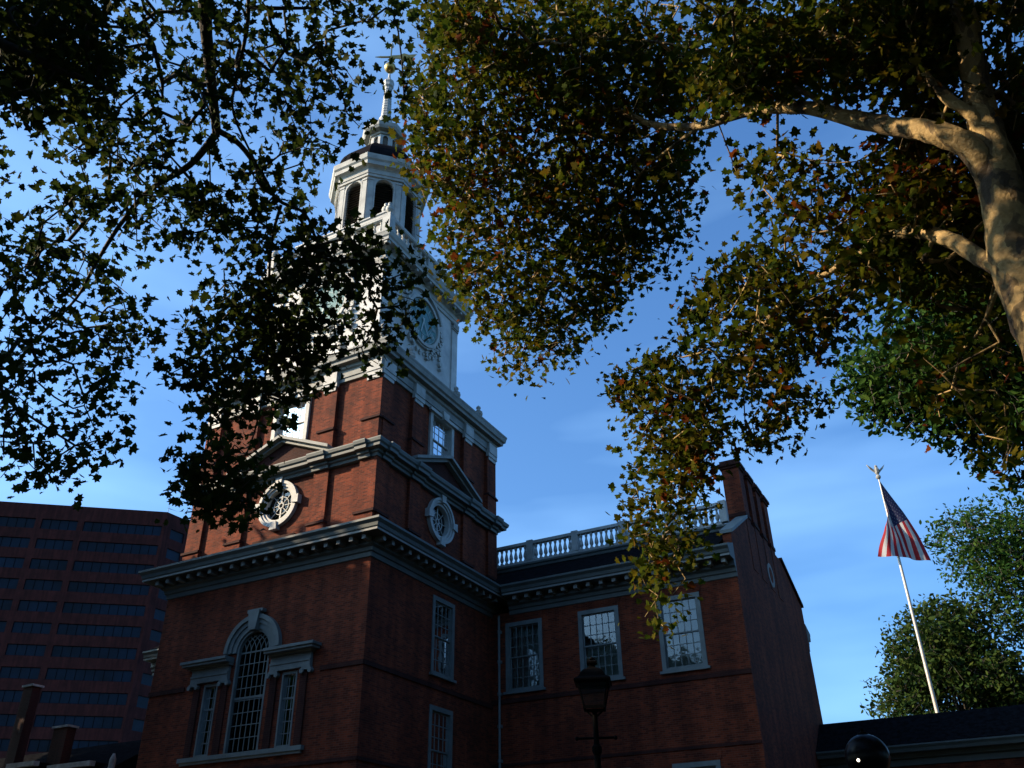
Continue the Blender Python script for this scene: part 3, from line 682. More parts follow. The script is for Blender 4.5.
# north eave return seen against the sky
PH = [(.0, 12.72), (.05, 12.74), (.06, 12.90), (.12, 12.93), (.14, 13.06), (.20, 13.10), (.24, 13.13), (.24, 13.36), (.66, 13.36), (.76, 13.37), (.76, 13.46), (.80, 13.50), (.83, 13.62), (.93, 13.72), (.93, 13.80), (.85, 13.83), (0, 14.1)]
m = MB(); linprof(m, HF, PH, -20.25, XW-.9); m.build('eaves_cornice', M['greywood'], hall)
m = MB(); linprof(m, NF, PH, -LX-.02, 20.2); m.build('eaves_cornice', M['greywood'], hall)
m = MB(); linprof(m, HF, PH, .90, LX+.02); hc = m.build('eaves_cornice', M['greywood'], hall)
m = MB(); box(m, HF, .95, LX+.01, .755, .775, 13.375, 13.445); m.build('fascia', M['trim_mid'], hc)
n_ = 16
for i in range(n_+1):
    u = 1.43+.5655*i
    if u < LX-.1: mm = MB(); box(mm, HF, u-.08, u+.08, .245, .62, 13.185, 13.355); mm.build('modillion', M['trim_mid'], hc)
# roof slopes up to a flat deck
m = MB(); RX0, RX1 = -20.0, LX-.36
prof = [(DY-.85, 13.84), (10.95, 15.50), (19.6, 15.50), (22.6, 13.84)]
vs = [(RX0, y, z) for y, z in prof]+[(RX1, y, z) for y, z in prof]; m.add(vs, [(0, 1, 5, 4), (1, 2, 6, 5), (2, 3, 7, 6), (0, 4, 7, 3)]); m.build('roof', M['slate'], hall)
DF = Fr((0, 10.95, 0), (1, 0, 0), (0, -1, 0))
m = MB(); linprof(m, DF, [(-.3, 15.40), (.06, 15.30), (.10, 15.36), (.22, 15.42), (.24, 15.52), (.30, 15.58), (.30, 15.66), (-.3, 15.68)], -19.9, RX1-.01); m.build('deck_cornice', M['greywood'], hall)
m = MB(); box(m, DF, -19.9, RX1-.4, -.12, .12, 15.69, 15.84); box(m, DF, -19.9, RX1-.4, -.13, .13, 16.60, 16.68); box(m, DF, -19.9, RX1-.4, -.09, .09, 16.68, 16.76)
bal = m.build('roof_balustrade', M['white'], hall)
posts = [-1.39+2.3*i for i in range(6)]
for u in posts: m = MB(); box(m, DF, u-.16, u+.16, -.14, .14, 15.843, 16.80); m.build('pier', M['white'], bal)
for u, u2 in zip(posts, posts[1:]):
    for i in range(8):
        q = DF.p(u+.16+(u2-u-.32)*(i+.5)/8, 0, 15.843); m = MB()
        if q.x > RX1-.45: continue
        lathe(m, q, [(.085, 0), (.085, .07), (.045, .11), (.10, .24), (.09, .33), (.04, .55), (.075, .66), (.075, .755)], 8); m.build('baluster', M['white'], bal)
m = MB()
for i in range(38): q = DF.p(-10.5-.24*i, 0, 15.843); lathe(m, q, [(.085, 0), (.10, .24), (.04, .55), (.075, .755)], 6)
m.build('baluster_row', M['white'], bal)
# downspout in the corner
m = MB(); tube(m, [(.42, DY-.12, z) for z in (0.2, 4, 8, 12.75)], [.055]*4, 8); dp = m.build('downspout', M['frame'], hall)
for z in (12.0, 10.75, 9.45, 8.2, 6.9): m = MB(); lathe(m, (.42, DY-.12, z), [(.085, 0), (.085, .12)], 8); wbox(m, .34, .50, DY-.05, DY-.002, z, z+.12); m.build('pipe_bracket', M['frame'], dp)

# ------------------------------------------------------------------ arcade building to the right
arc = empty('arcade_building', (20, 22, 0), 'low dark brick wing with plain dark roof stretching right of the hall', 'building')
AF = Fr((0, 19.2, 0), (1, 0, 0), (0, -1, 0))
m = MB(); holes = [archloop(12+3.2*i, 14.1+3.2*i, .3, 3.4) for i in range(8)]
wall_panel(m, AF, rect(LX+.03, 40, 0, 7.2), holes, .4); m.build('arcade_wall', M['brick'], arc)
m = MB(); wbox(m, LX+.03, 40, 24.5, 24.8, 0, 7.2); m.build('back_wall', M['brick'], arc)
m = MB(); vs = [(x, y, z) for x in (LX+.02, 40.2) for y, z in ((18.45, 7.62), (20.6, 9.13), (22.9, 9.13), (25.3, 7.62))]; m.add(vs, [(0, 1, 5, 4), (1, 2, 6, 5), (2, 3, 7, 6), (0, 4, 7, 3)]); m.build('roof', M['slate'], arc)
m = MB(); linprof(m, AF, [(0, 6.9), (.08, 6.92), (.10, 7.15), (.25, 7.2), (.27, 7.35), (.66, 7.38), (.70, 7.5), (.78, 7.6), (.78, 7.66), (0, 7.7)], LX+.03, 40.2); m.build('cornice', M['greywood'], arc)
for i in range(8): m = MB(); ring(m, AF, 13.05+3.2*i, 3.4, 1.05, 1.25, .002, .06, 20, 0, pi); m.build('arch_trim', M['white'], arc)

# ------------------------------------------------------------------ office building (far left)
def osc(x, y, z=0): return (CAMP[0]+1.6*(x-CAMP[0]), CAMP[1]+1.6*(y-CAMP[1]), 1.6+1.6*(z-1.6))
P1_ = Vector(osc(-66, 45.6)).xy; TD = Vector((.767, .641)).normalized(); ND = Vector((.641, -.767)).normalized()
OH = osc(0, 0, 45.1)[2]
off = empty('office_building', (P1_.x-20, P1_.y+10, 0), 'large modern red brick office block with long bands of blue windows', 'office building')
OF = Fr((P1_.x, P1_.y, 0), (TD.x, TD.y, 0), (ND.x, ND.y, 0))
OE = Fr((P1_.x, P1_.y, 0), (.03, 1, 0), (1, -.03, 0))
wn = [(-14.7, -.5), (-22.2, -15.8), (-29.8, -23.3), (-44, -31), (-58, -45.2)]
rows_ = []
for k in range(17):
    zt_ = 1.6+1.6*(43.25-2.46*k-1.6); zb_ = zt_-2.0
    if zb_ > 2: rows_.append((zb_, zt_))
m = MB(); wall_panel(m, OF, rect(-59, 0, 0, OH), [rect(a, b, z0, z1) for a, b in wn for z0, z1 in rows_], .5)
oe_w = [(1.6, 5.0), (7.0, 18.0)]
wall_panel(m, OE, rect(.0, 22, 0, OH), [rect(a, b, z0, z1) for a, b in oe_w for z0, z1 in rows_], .5)
bp = [OF.p(-59, 0, 0), OF.p(-59, -40, 0), OE.p(22, -40, 0), OE.p(22, 0, 0)]
for a, b in zip(bp, bp[1:]):
    if (b-a).length > 1: m.add([a, b, b+Vector((0, 0, OH)), a+Vector((0, 0, OH))], [(0, 1, 2, 3)])
m.add([OF.p(-59, -.3, OH-.5), OF.p(0, -.3, OH-.5), OE.p(22, -.3, OH-.5), OE.p(22, -40, OH-.5), OF.p(-59, -40, OH-.5)], [(0, 1, 2, 3, 4)])
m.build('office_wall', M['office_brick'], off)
m0 = MB(); sqring(m0, [(0, 1), (0, OH-4)], 12, c=(OF.p(-28, -22, 0).x, OF.p(-28, -22, 0).y), cap=True); m0.build('core', M['inside'], off)
cnt = 0
for a, b in wn:
    for z0, z1 in rows_:
        cnt += 1
        if cnt > 90: break
        m = MB(); box(m, OF, a, b, -.32, -.25, z0, z1); wo = m.build('window', M['office_glass'], off)
        m = MB(); n_ = max(2, int((b-a)/1.5))
        for i in range(n_+1): u = a+.03+(b-a-.06)*i/n_; box(m, OF, u-.035, u+.035, -.25, -.19, z0, z1)
        box(m, OF, a, b, -.25, -.20, z0, z0+.07); box(m, OF, a, b, -.25, -.20, z1-.07, z1); m.build('mullion', M['iron'], wo)
for z0, z1 in rows_:
    for a, b in oe_w: piece('side_window', M['office_glass'], off, OE, a, b, -.32, -.25, z0, z1)
m = MB(); q = OF.p(-.4, -2.5, OH-1); tube(m, [q, q+Vector((0, 0, 4.6))], [.07, .03], 6); m.build('antenna', M['silver'], off)

# ------------------------------------------------------------------ old low building bottom left
old = empty('old_brick_building', (-26, 9, 0), 'low old brick building with chimneys in deep shade below the office block', 'building')
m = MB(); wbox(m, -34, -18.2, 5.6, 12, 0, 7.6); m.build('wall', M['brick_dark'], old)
m = MB(); vs = [(x, y, z) for x in (-34.3, -17.9) for y, z in ((5.2, 7.6), (8.8, 9.6), (12.4, 7.6))]; m.add(vs, [(0, 1, 4, 3), (1, 2, 5, 4), (0, 2, 1), (3, 4, 5), (0, 3, 5, 2)]); rf = m.build('roof', M['slate'], old)
for cx_, cy_, w_, z0_, z1_ in ((-25.45, 5.6, .36, 7, 12.2), (-22.7, 6.0, .5, 7, 10.0)):
    m = MB(); wbox(m, cx_-w_, cx_+w_, cy_, cy_+.5, z0_, z1_); ch = m.build('chimney', M['brick_dark'], rf) if False else m.build('chimney', M['brick_dark'], old)
    m = MB(); wbox(m, cx_-w_-.08, cx_+w_+.08, cy_-.08, cy_+.58, z1_, z1_+.10); m.build('chimney_cap', M['stone'], ch)
for a, b, z in ((-24.5, -22.5, 8.35), (-21.5, -18.6, 8.05)):
    m = MB(); wbox(m, a+.2, b-.2, 4.95, 8.0, z-1.6, z-.3); dm = m.build('dormer', M['brick_dark'], old)
    m = MB(); wbox(m, a, b, 4.85, 5.15, z-.22, z); m.build('dormer_cornice', M['stone'], dm); m = MB(); wbox(m, a+.1, b-.1, 5.16, 8.2, z-.18, z-.02); m.build('dormer_roof', M['slate'], dm)
m = MB(); lathe(m, (-17.3, 5.0, 0), [(.12, 0), (.08, 7.0), (.14, 7.1), (.14, 8.0), (.05, 8.25)], 8); m.build('vent_pipe', M['stone'], old)

# ------------------------------------------------------------------ flagpole and flag
def pix(u, v): return FWD + RGT*(u-512)/FPX - UPV*(v-384)/FPX
def on_y(u, v, y): d = pix(u, v); t = (y-CAMP[1])/d[1]; return Vector(CAMP+d*t)
PX, PY = 15.37, 30.0
m = MB(); lathe(m, (PX, PY, 0), [(.13, 0), (.11, 8), (.075, 20), (.04, 24.35)], 10)
pole = m.build('flagpole', M['silver'], None, smooth=True, label='tall thin white flagpole rising behind the low dark roof', cat='flagpole', loc=(PX, PY, 0))
m = MB(); uvsphere(m, (PX, PY, 24.5), .15, 12, 8)
lathe(m, (PX, PY, 24.62), [(.04, 0), (.14, .15), (.16, .35), (.09, .52), (.10, .60), (.04, .68)], 8)
for s_ in (-1, 1):
    R3 = Vector((RGT[0], RGT[1], 0)).normalized(); B = Vector((0, 0, 1)); o_ = Vector((PX, PY, 24.85)); D3 = R3.cross(B)*.04
    pts = [o_+R3*s_*.04, o_+R3*s_*.25+B*.22, o_+R3*s_*.55+B*.48, o_+R3*s_*.40+B*.20, o_+R3*s_*.18-B*.02]
    m.add([p+D3 for p in pts]+[p-D3 for p in pts], [(0, 1, 2, 3, 4), (9, 8, 7, 6, 5)]+[(i, (i+1) % 5, (i+1) % 5+5, i+5) for i in range(5)])
m.build('eagle_finial', M['stone'], pole)
m_, nt_, b_ = new_mat('flag_cloth')
uv = N(nt_, 'ShaderNodeUVMap'); sx = N(nt_, 'ShaderNodeSeparateXYZ'); L(nt_, uv.outputs[0], sx.inputs[0])
def mth(op, a, b=None, c=None):
    n = N(nt_, 'ShaderNodeMath', operation=op)
    for i, v in enumerate((a, b, c)):
        if v is None: continue
        if hasattr(v, 'links'): L(nt_, v, n.inputs[i])
        else: n.inputs[i].default_value = v
    return n.outputs[0]
X_, Y_ = sx.outputs[0], sx.outputs[1]
odd = mth('MODULO', mth('FLOOR', mth('MULTIPLY', Y_, 13.0)), 2.0)
st = N(nt_, 'ShaderNodeMixRGB'); st.inputs['Color1'].default_value = (.30, .005, .010, 1); st.inputs['Color2'].default_value = (.42, .41, .39, 1); L(nt_, odd, st.inputs[0])
incan = mth('MULTIPLY', mth('LESS_THAN', X_, .4), mth('LESS_THAN', Y_, 7/13))
# stars: two interleaved lattices, 6x5 and 5x4
def lattice(nx, ny, ox, oy):
    a = mth('SUBTRACT', mth('MULTIPLY', X_, 12/.4/2), ox); b = mth('SUBTRACT', mth('MULTIPLY', Y_, 10/(7/13)/2), oy)
    fa = mth('SUBTRACT', mth('FRACT', a), .5); fb = mth('SUBTRACT', mth('FRACT', b), .5)
    d = mth('SQRT', mth('ADD', mth('MULTIPLY', fa, fa), mth('MULTIPLY', fb, fb)))
    s = mth('LESS_THAN', d, .10)
    g1 = mth('MULTIPLY', mth('GREATER_THAN', a, 0.0), mth('LESS_THAN', a, float(nx))); g2 = mth('MULTIPLY', mth('GREATER_THAN', b, 0.0), mth('LESS_THAN', b, float(ny)))
    return mth('MULTIPLY', s, mth('MULTIPLY', g1, g2))
stars = mth('MAXIMUM', lattice(6, 5, 0, 0), lattice(5, 4, .5, .5))
cn = N(nt_, 'ShaderNodeMixRGB'); cn.inputs['Color1'].default_value = (.004, .007, .045, 1); cn.inputs['Color2'].default_value = (.16, .17, .2, 1); L(nt_, stars, cn.inputs[0])
fc = N(nt_, 'ShaderNodeMixRGB'); L(nt_, incan, fc.inputs[0]); L(nt_, st.outputs[0], fc.inputs['Color1']); L(nt_, cn.outputs[0], fc.inputs['Color2'])
L(nt_, fc.outputs[0], b_.inputs['Base Color']); b_.inputs['Roughness'].default_value = .8
trn = N(nt_, 'ShaderNodeBsdfTranslucent'); L(nt_, fc.outputs[0], trn.inputs[0]); mss = N(nt_, 'ShaderNodeMixShader'); mss.inputs[0].default_value = .2
L(nt_, b_.outputs[0], mss.inputs[1]); L(nt_, trn.outputs[0], mss.inputs[2]); L(nt_, mss.outputs[0], nt_.nodes['Material Output'].inputs[0])
def poly_at(pts, t):
    ds = [0]
    for a, b in zip(pts, pts[1:]): ds.append(ds[-1]+hypot(b[0]-a[0], b[1]-a[1]))
    x = t*ds[-1]
    for i in range(len(pts)-1):
        if x <= ds[i+1]+1e-9: k = (x-ds[i])/(ds[i+1]-ds[i]); return (pts[i][0]*(1-k)+pts[i+1][0]*k, pts[i][1]*(1-k)+pts[i+1][1]*k)
    return pts[-1]
# drape outline as metres right (a) and down (b) of the pole head, in the plane facing south east
TOP = [(0, 0), (.85, 2.0), (1.4, 3.6), (1.75, 5.1)]; BOT = [(-.05, 2.35), (-.43, 3.0), (-.80, 3.8), (-1.2, 4.75)]
FLY = [(1.75, 5.1), (1.3, 5.05), (.7, 4.85), (0, 4.8), (-.6, 4.85), (-1.2, 4.75)]; HO = [(0, 0), (-.03, 1.2), (-.05, 2.35)]
nu, nv = 60, 40; vs = []; uvs = []
RX = Vector((RGT[0], RGT[1], 0)).normalized(); DX = Vector((RX.y, -RX.x, 0))
for j in range(nv+1):
    s = j/nv
    for i in range(nu+1):
        t = i/nu
        T_, B_, H_, Y2 = poly_at(TOP, t**.75), poly_at(BOT, t), poly_at(HO, s), poly_at(FLY, s)
        q = [(1-s)*T_[k]+s*B_[k]+(1-t)*H_[k]+t*Y2[k]-((1-s)*(1-t)*TOP[0][k]+(1-s)*t*TOP[-1][k]+s*(1-t)*BOT[0][k]+s*t*BOT[-1][k]) for k in (0, 1)]
        fold = .16*sin(8*s+2*t)*min(1, t*2.5)+.06*sin(19*s+5*t+1)*t+.05*sin(11*t+3*s)*s
        slide = .06*sin(9*s+2*t+1.2)*t
        p = Vector((PX, PY, 24.15)) + RX*(q[0]+slide-.20*q[1]*0) + Vector((0, 0, -q[1])) + DX*(.10+fold)
        vs.append(p); uvs.append((t, s))
# lean of the drape is real: the cloth hangs slightly off the pole
fs = [(j*(nu+1)+i, j*(nu+1)+i+1, (j+1)*(nu+1)+i+1, (j+1)*(nu+1)+i) for j in range(nv) for i in range(nu)]
m = MB(); m.add(vs, fs); flag = m.build('flag', m_, None, smooth=True, label='red, white and blue striped flag with stars hanging limp from the pole head', cat='flag', loc=(PX, PY, 24.15))
ul = flag.data.uv_layers.new(name='UVMap')
for lp in flag.data.loops: ul.data[lp.index].uv = uvs[lp.vertex_index]

# ------------------------------------------------------------------ street lamp
LXp, LYp = 13.27, -12.0
lamp = empty('street_lamp', (LXp, LYp, 0), 'black iron lantern street lamp with curved hood and crossbar before the hall', 'street lamp')
m = MB(); lathe(m, (LXp, LYp, 0), [(.20, 0), (.20, .25), (.12, .35), (.12, .9), (.08, 1.0), (.06, 1.1), (.045, 3.55), (.07, 3.6), (.07, 3.66), (.04, 3.7), (.035, 4.12), (.09, 4.16)], 12); m.build('post', M['iron'], lamp, smooth=False)
m = MB(); tube(m, [(LXp-.24, LYp-.1, 3.78), (LXp+.24, LYp+.1, 3.78)], [.018, .018], 6); uvsphere(m, (LXp-.25, LYp-.105, 3.78), .03, 8, 6); uvsphere(m, (LXp+.25, LYp+.105, 3.78), .03, 8, 6); m.build('ladder_bar', M['iron'], lamp)
m = MB(); c_ = (LXp, LYp)
sqring(m, [(.13, 4.16), (.155, 4.16), (.155, 4.20), (.13, 4.20)], 0, c=c_, ph=pi/4+.35); sqring(m, [(.20, 4.50), (.235, 4.50), (.25, 4.54), (.20, 4.54)], 0, c=c_, ph=pi/4+.35)
k_ = sqrt(2)
for i in range(4):
    a = pi/4+.35+i*pi/2
    tube(m, [(LXp+.14*k_*cos(a), LYp+.14*k_*sin(a), 4.18), (LXp+.215*k_*cos(a), LYp+.215*k_*sin(a), 4.52)], [.014, .014], 5)
for i in range(2):
    a = .35+i*pi; tube(m, [(LXp, LYp, 4.05), (LXp+.14*cos(a), LYp+.14*sin(a), 4.16)], [.015, .012], 5)
lf = m.build('lantern_frame', M['iron'], lamp)
m = MB(); sqring(m, [(.145, 4.19), (.212, 4.50)], 0, c=c_, ph=pi/4+.35); m.build('lantern_glass', M['lampglass'], lf)
m = MB(); sqring(m, [(.265, 4.535), (.26, 4.56), (.20, 4.60), (.165, 4.66), (.125, 4.71), (.07, 4.74), (.045, 4.76), (.04, 4.80), (.075, 4.81), (.075, 4.835), (.03, 4.86)], 0, c=c_, ph=pi/4+.35, cap=True); m.build('lantern_hood', M['iron'], lamp)
m = MB(); uvsphere(m, (LXp, LYp, 4.88), .03, 8, 6); 
for i in range(4): a = i*pi/2; tube(m, [(LXp, LYp, 4.85), (LXp+.06*cos(a), LYp+.06*sin(a), 4.875)], [.012, .008], 5)
m.build('finial', M['iron'], lamp)

# ------------------------------------------------------------------ globe lamp (bottom right)
GX, GY, GZ = 17.16, -14.49, 2.91
gp = empty('globe_lamp', (GX, GY, 0), 'dark round globe lamp with one bright spot, below the low dark roof', 'lamp post')
m = MB(); lathe(m, (GX, GY, 0), [(.16, 0), (.16, .2), (.07, .3), (.055, 2.55), (.10, 2.62), (.12, 2.72)], 12); m.build('post', M['iron'], gp)
m = MB(); lathe(m, (GX, GY, GZ+.20), [(.05, 0), (.05, .02), (.02, .035), (.015, .06)], 10); m.build('cap', M['iron'], gp)
m = MB(); uvsphere(m, (GX, GY, GZ), .21, 32, 20); m.build('globe', M['darkglobe'], gp, smooth=True)
mb_, ntb, bb = new_mat('glint_glow'); bb.inputs['Emission Color'].default_value = (1, .86, .65, 1); bb.inputs['Emission Strength'].default_value = 3  # glowing dot added on the globe to stand in for a sun glint
q = Vector((GX, GY, GZ))+Vector(-RGT*.145+UPV*.03-FWD*.145); m = MB(); uvsphere(m, tuple(q), .015, 12, 8); m.build('glint_dot', mb_, gp, smooth=True)

# ------------------------------------------------------------------ trees
def ray_at(u, v, dist): d = pix(u, v); return CAMP + d/np.linalg.norm(d)*dist
LEAF = np.array([(0, -.48), (.13, -.25), (.42, -.34), (.36, -.06), (.55, .16), (.27, .19), (.23, .38), (0, .60),
                 (-.23, .38), (-.27, .19), (-.55, .16), (-.36, -.06), (-.42, -.34), (-.13, -.25)])
OVAL = np.array([(0, -.5), (.20, -.22), (.26, .05), (.14, .35), (0, .55), (-.14, .35), (-.26, .05), (-.20, -.22)])
def leaves_object(name, centres, size, mat, parent, rng, shape=LEAF, updir=.45, jit=.42):
    n = len(centres); k = len(shape)
    nrm = rng.normal(size=(n, 3)); nrm /= np.linalg.norm(nrm, axis=1)[:, None]; nrm[:, 2] += updir*np.sign(rng.random(n)-.15)*1.4; nrm /= np.linalg.norm(nrm, axis=1)[:, None]
    r = rng.normal(size=(n, 3)); a = np.cross(nrm, r); a /= np.linalg.norm(a, axis=1)[:, None]; b = np.cross(nrm, a)
    s = size*(1+jit*rng.uniform(-1, 1, n)); fold = rng.uniform(-.1, .45, n)
    V = centres[:, None, :] + s[:, None, None]*(a[:, None, :]*shape[None, :, 0, None] + b[:, None, :]*shape[None, :, 1, None] + nrm[:, None, :]*(np.abs(shape[None, :, 0, None])*fold[:, None, None] - .25*(shape[None, :, 1, None])**2*fold[:, None, None]))
    V = V.reshape(-1, 3) - np.array(root_of(parent).location)
    h = k//2
    right = list(range(0, h+1)); left = [0]+list(range(k-1, h-1, -1)); left = left[::-1]
    q = np.array(right), np.array(left)
    base = (np.arange(n)*k)[:, None]
    loops = np.concatenate([base+q[0][None, :], base+q[1][None, :]], axis=1).ravel()
    m1, m2 = len(right), len(left)
    tot = np.tile([m1, m2], n); start = np.concatenate([[0], np.cumsum(tot)[:-1]])
    me = bpy.data.meshes.new(name); me.vertices.add(len(V)); me.vertices.foreach_set('co', V.astype('f').ravel())
    me.loops.add(len(loops)); me.loops.foreach_set('vertex_index', loops.astype('i'))
    me.polygons.add(2*n); me.polygons.foreach_set('loop_start', start.astype('i')); me.polygons.foreach_set('loop_total', tot.astype('i'))
    me.update(calc_edges=True); me.materials.append(mat)
    o = bpy.data.objects.new(name, me); COL.objects.link(o); o.parent = parent; return o
def tubes_np(mb_v, mb_f, p0, p1, r0, r1, n=4):
    """many straight tapered segments at once"""
    d = p1-p0; l = np.linalg.norm(d, axis=1)[:, None]+1e-9; t = d/l
    ref = np.where(np.abs(t[:, 2:3]) < .9, np.array([[0, 0, 1.]]), np.array([[1., 0, 0]])); a = np.cross(t, ref); a /= np.linalg.norm(a, axis=1)[:, None]; b = np.cross(t, a)
    m = len(p0); ang = np.arange(n)*2*pi/n
    circ_ = a[:, None, :]*np.cos(ang)[None, :, None]+b[:, None, :]*np.sin(ang)[None, :, None]
    V = np.concatenate([p0[:, None, :]+circ_*r0[:, None, None], p1[:, None, :]+circ_*r1[:, None, None]], axis=1).reshape(-1, 3)
    k = np.arange(n); f = np.stack([k, (k+1) % n, (k+1) % n+n, k+n], 1)
    Fc = ((np.arange(m)*2*n)[:, None, None]+f[None]).reshape(-1, 4)
    return V, Fc
def mesh_np(name, V, Fc, mat, parent):
    V = V-np.array(root_of(parent).location)
    me = bpy.data.meshes.new(name); me.vertices.add(len(V)); me.vertices.foreach_set('co', V.astype('f').ravel())
    me.loops.add(Fc.size); me.loops.foreach_set('vertex_index', Fc.astype('i').ravel())
    me.polygons.add(len(Fc)); me.polygons.foreach_set('loop_start', (np.arange(len(Fc))*4).astype('i')); me.polygons.foreach_set('loop_total', np.full(len(Fc), 4, 'i'))
    me.update(calc_edges=True); me.materials.append(mat); o = bpy.data.objects.new(name, me); COL.objects.link(o); o.parent = parent; return o
def smooth_path(pts, n):
    P = [Vector(p) for p in pts]; P = [P[0]*2-P[1]]+P+[P[-1]*2-P[-2]]; out_ = []
    for i in range(1, len(P)-2):
        for k in range(n):
            t = k/n; a, b, c, d = P[i-1], P[i], P[i+1], P[i+2]
            out_.append(.5*((2*b)+(c-a)*t+(2*a-5*b+4*c-d)*t*t+(3*b-a-3*c+d)*t**3))
    out_.append(P[-2]); return out_
def limb(parent, name, pts, r0, r1, mat, rng, n=5, sides=12, wob=.03, radii=None):
    P = smooth_path(pts, n); m = len(P); R = [r0+(r1-r0)*(i/(m-1))**.8 for i in range(m)]
    if radii: R = list(np.interp(np.arange(m)/n, np.arange(len(radii)), radii))
    mb = MB(); tube(mb, P, R, sides)
    V = mb.v; rr = rng.normal(size=(len(V), 3)); mb.v = [(x+a*wob*R[i//sides]*1.0, y+b*wob*R[i//sides], z+c*wob*R[i//sides]) for i, ((x, y, z), (a, b, c)) in enumerate(zip(V, rr))]
    o = mb.build(name, mat, parent, smooth=True)
    return np.array([list(p) for p in P]), np.array(R)
def grow(parent, nodes, attractors, rng, barkm, leafm, lsize, nleaf, spread, shape=LEAF, tip=.005, updir=.45, step=.45):
    """connect every attractor to the nearest branch node by a bending twig, and hang leaves round it"""
    nodes = [np.array(p) for p in nodes]; n0 = len(nodes)
    N_ = np.empty((n0+len(attractors)*12, 3)); N_[:n0] = nodes; cnt = n0; par = -np.ones(len(N_), int); wt = np.zeros(len(N_))
    d0 = np.array([np.min(np.sum((N_[:n0]-a)**2, axis=1)) for a in attractors]); order = np.argsort(d0)
    leafs = []
    for ai in order:
        a = attractors[ai]; dd = np.sum((N_[:cnt]-a)**2, axis=1); j = int(np.argmin(dd)); d = sqrt(dd[j])
        k = max(1, min(8, int(d/step))); p0 = N_[j].copy(); side = rng.normal(size=3)*.14*d; prev = j
        for q in range(1, k+1):
            t = q/k; pt = p0*(1-t)+a*t+side*sin(pi*t)*.8+np.array([0, 0, .10*d*sin(pi*t)])+rng.normal(size=3)*.03*min(1, d)*(t < 1)
            if cnt >= len(N_): break
            N_[cnt] = pt; par[cnt] = prev; prev = cnt; cnt += 1
        m = rng.poisson(nleaf)+1; leafs.append(a+np.clip(rng.normal(size=(m, 3)), -2, 2)*spread*np.array([1, 1, .8]))
    for i in range(cnt-1, n0-1, -1):
        wt[i] += 1
        if par[i] >= 0: wt[par[i]] += wt[i]
    idx = np.arange(n0, cnt); p0 = N_[par[idx]]; p1 = N_[idx]
    rad = lambda w_: tip*np.power(np.maximum(w_, 1), .42)
    r1 = rad(wt[idx]); r0 = np.minimum(rad(wt[par[idx]]), r1*1.6)
    V, Fc = tubes_np(None, None, p0, p1, np.minimum(r0, .08), np.minimum(r1, .08), 5)
    mesh_np('twigs', V, Fc, barkm, parent)
    C = np.concatenate(leafs); leaves_object('crown', C, lsize, leafm, parent, rng, shape, updir); return len(C)
def inpoly(x, y, poly):
    c = False; j = len(poly)-1
    for i in range(len(poly)):
        xi, yi = poly[i]; xj, yj = poly[j]
        if (yi > y) != (yj > y) and x < (xj-xi)*(y-yi)/(yj-yi)+xi: c = not c
        j = i
    return c
STEEPLE = [(352, 25), (430, 25), (428, 74), (412, 95), (408, 235), (372, 200), (326, 205), (340, 150), (370, 125)]
def region(rng, poly, n, d0, d1, holes=()):
    holes = list(holes)+[STEEPLE, [(702, 446), (810, 446), (810, 620), (714, 620), (708, 520)]]
    """n clumps spread through the volume seen inside an outline between two distances"""
    xs = [p[0] for p in poly]; ys = [p[1] for p in poly]; res = []
    from mathutils import noise as mn
    tries = 0
    while len(res) < n and tries < n*40:
        tries += 1
        x = rng.uniform(min(xs), max(xs)); y = rng.uniform(min(ys), max(ys))
        q_ = mn.noise(Vector((x/38, y/38, d0*3.1))); e_ = mn.noise(Vector((x/17+9, y/17, d0)))
        if q_ + .45*e_ < rng.uniform(-.75, .05): continue
        x2 = x+14*mn.noise(Vector((x/20, y/20, 3.3))); y2 = y+14*mn.noise(Vector((x/20, y/20, 8.3)))
        if inpoly(x2, y2, poly) and not any(inpoly(x, y, h) for h in holes):
            res.append(ray_at(x, y, rng.uniform(d0, d1)))
    return res

# ---- left plane tree
rng = np.random.default_rng(11)
tl = empty('plane_tree', (8.6, -25.6, 0), 'dark plane tree leaning in from the left, its hanging branches in front of the tower', 'tree', 'trees around the hall')
limb(tl, 'trunk', [(8.6, -25.6, -.1), (8.7, -25.4, 3), (8.9, -25.1, 7), (9.4, -24.6, 11), (9.6, -24.6, 14)], .42, .16, M['bark_dark'], rng)
top = ray_at(206, -60, 12.2)
A1, R1 = limb(tl, 'limb', [(9.2, -24.9, 9.5), (10.2, -24.0, 12.6), (11.6, -22.8, 13.6), tuple(ray_at(208, -140, 12.2)), tuple(top), tuple(ray_at(205, 10, 12)), tuple(ray_at(210, 70, 12)), tuple(ray_at(217, 135, 12))], .16, .055, M['bark_dark'], rng, sides=8)
A2, _ = limb(tl, 'limb', [tuple(ray_at(217, 133, 12)), tuple(ray_at(190, 165, 12)), tuple(ray_at(150, 190, 12.1)), tuple(ray_at(120, 225, 12.2)), tuple(ray_at(95, 265, 12.3)), tuple(ray_at(75, 300, 12.4)), tuple(ray_at(30, 345, 12.5))], .05, .012, M['bark_dark'], rng, sides=7)
A3, _ = limb(tl, 'limb', [tuple(ray_at(217, 130, 12)), tuple(ray_at(240, 145, 11.9)), tuple(ray_at(262, 175, 11.8)), tuple(ray_at(278, 200, 11.7)), tuple(ray_at(305, 214, 11.6)), tuple(ray_at(318, 245, 11.5))], .042, .015, M['bark_dark'], rng, sides=7)
A4, _ = limb(tl, 'limb', [tuple(ray_at(246, -50, 11.5)), tuple(ray_at(248, 20, 11.5)), tuple(ray_at(236, 80, 11.5)), tuple(ray_at(234, 115, 11.5)), tuple(ray_at(262, 175, 11.7))], .03, .012, M['bark_dark'], rng, sides=6)
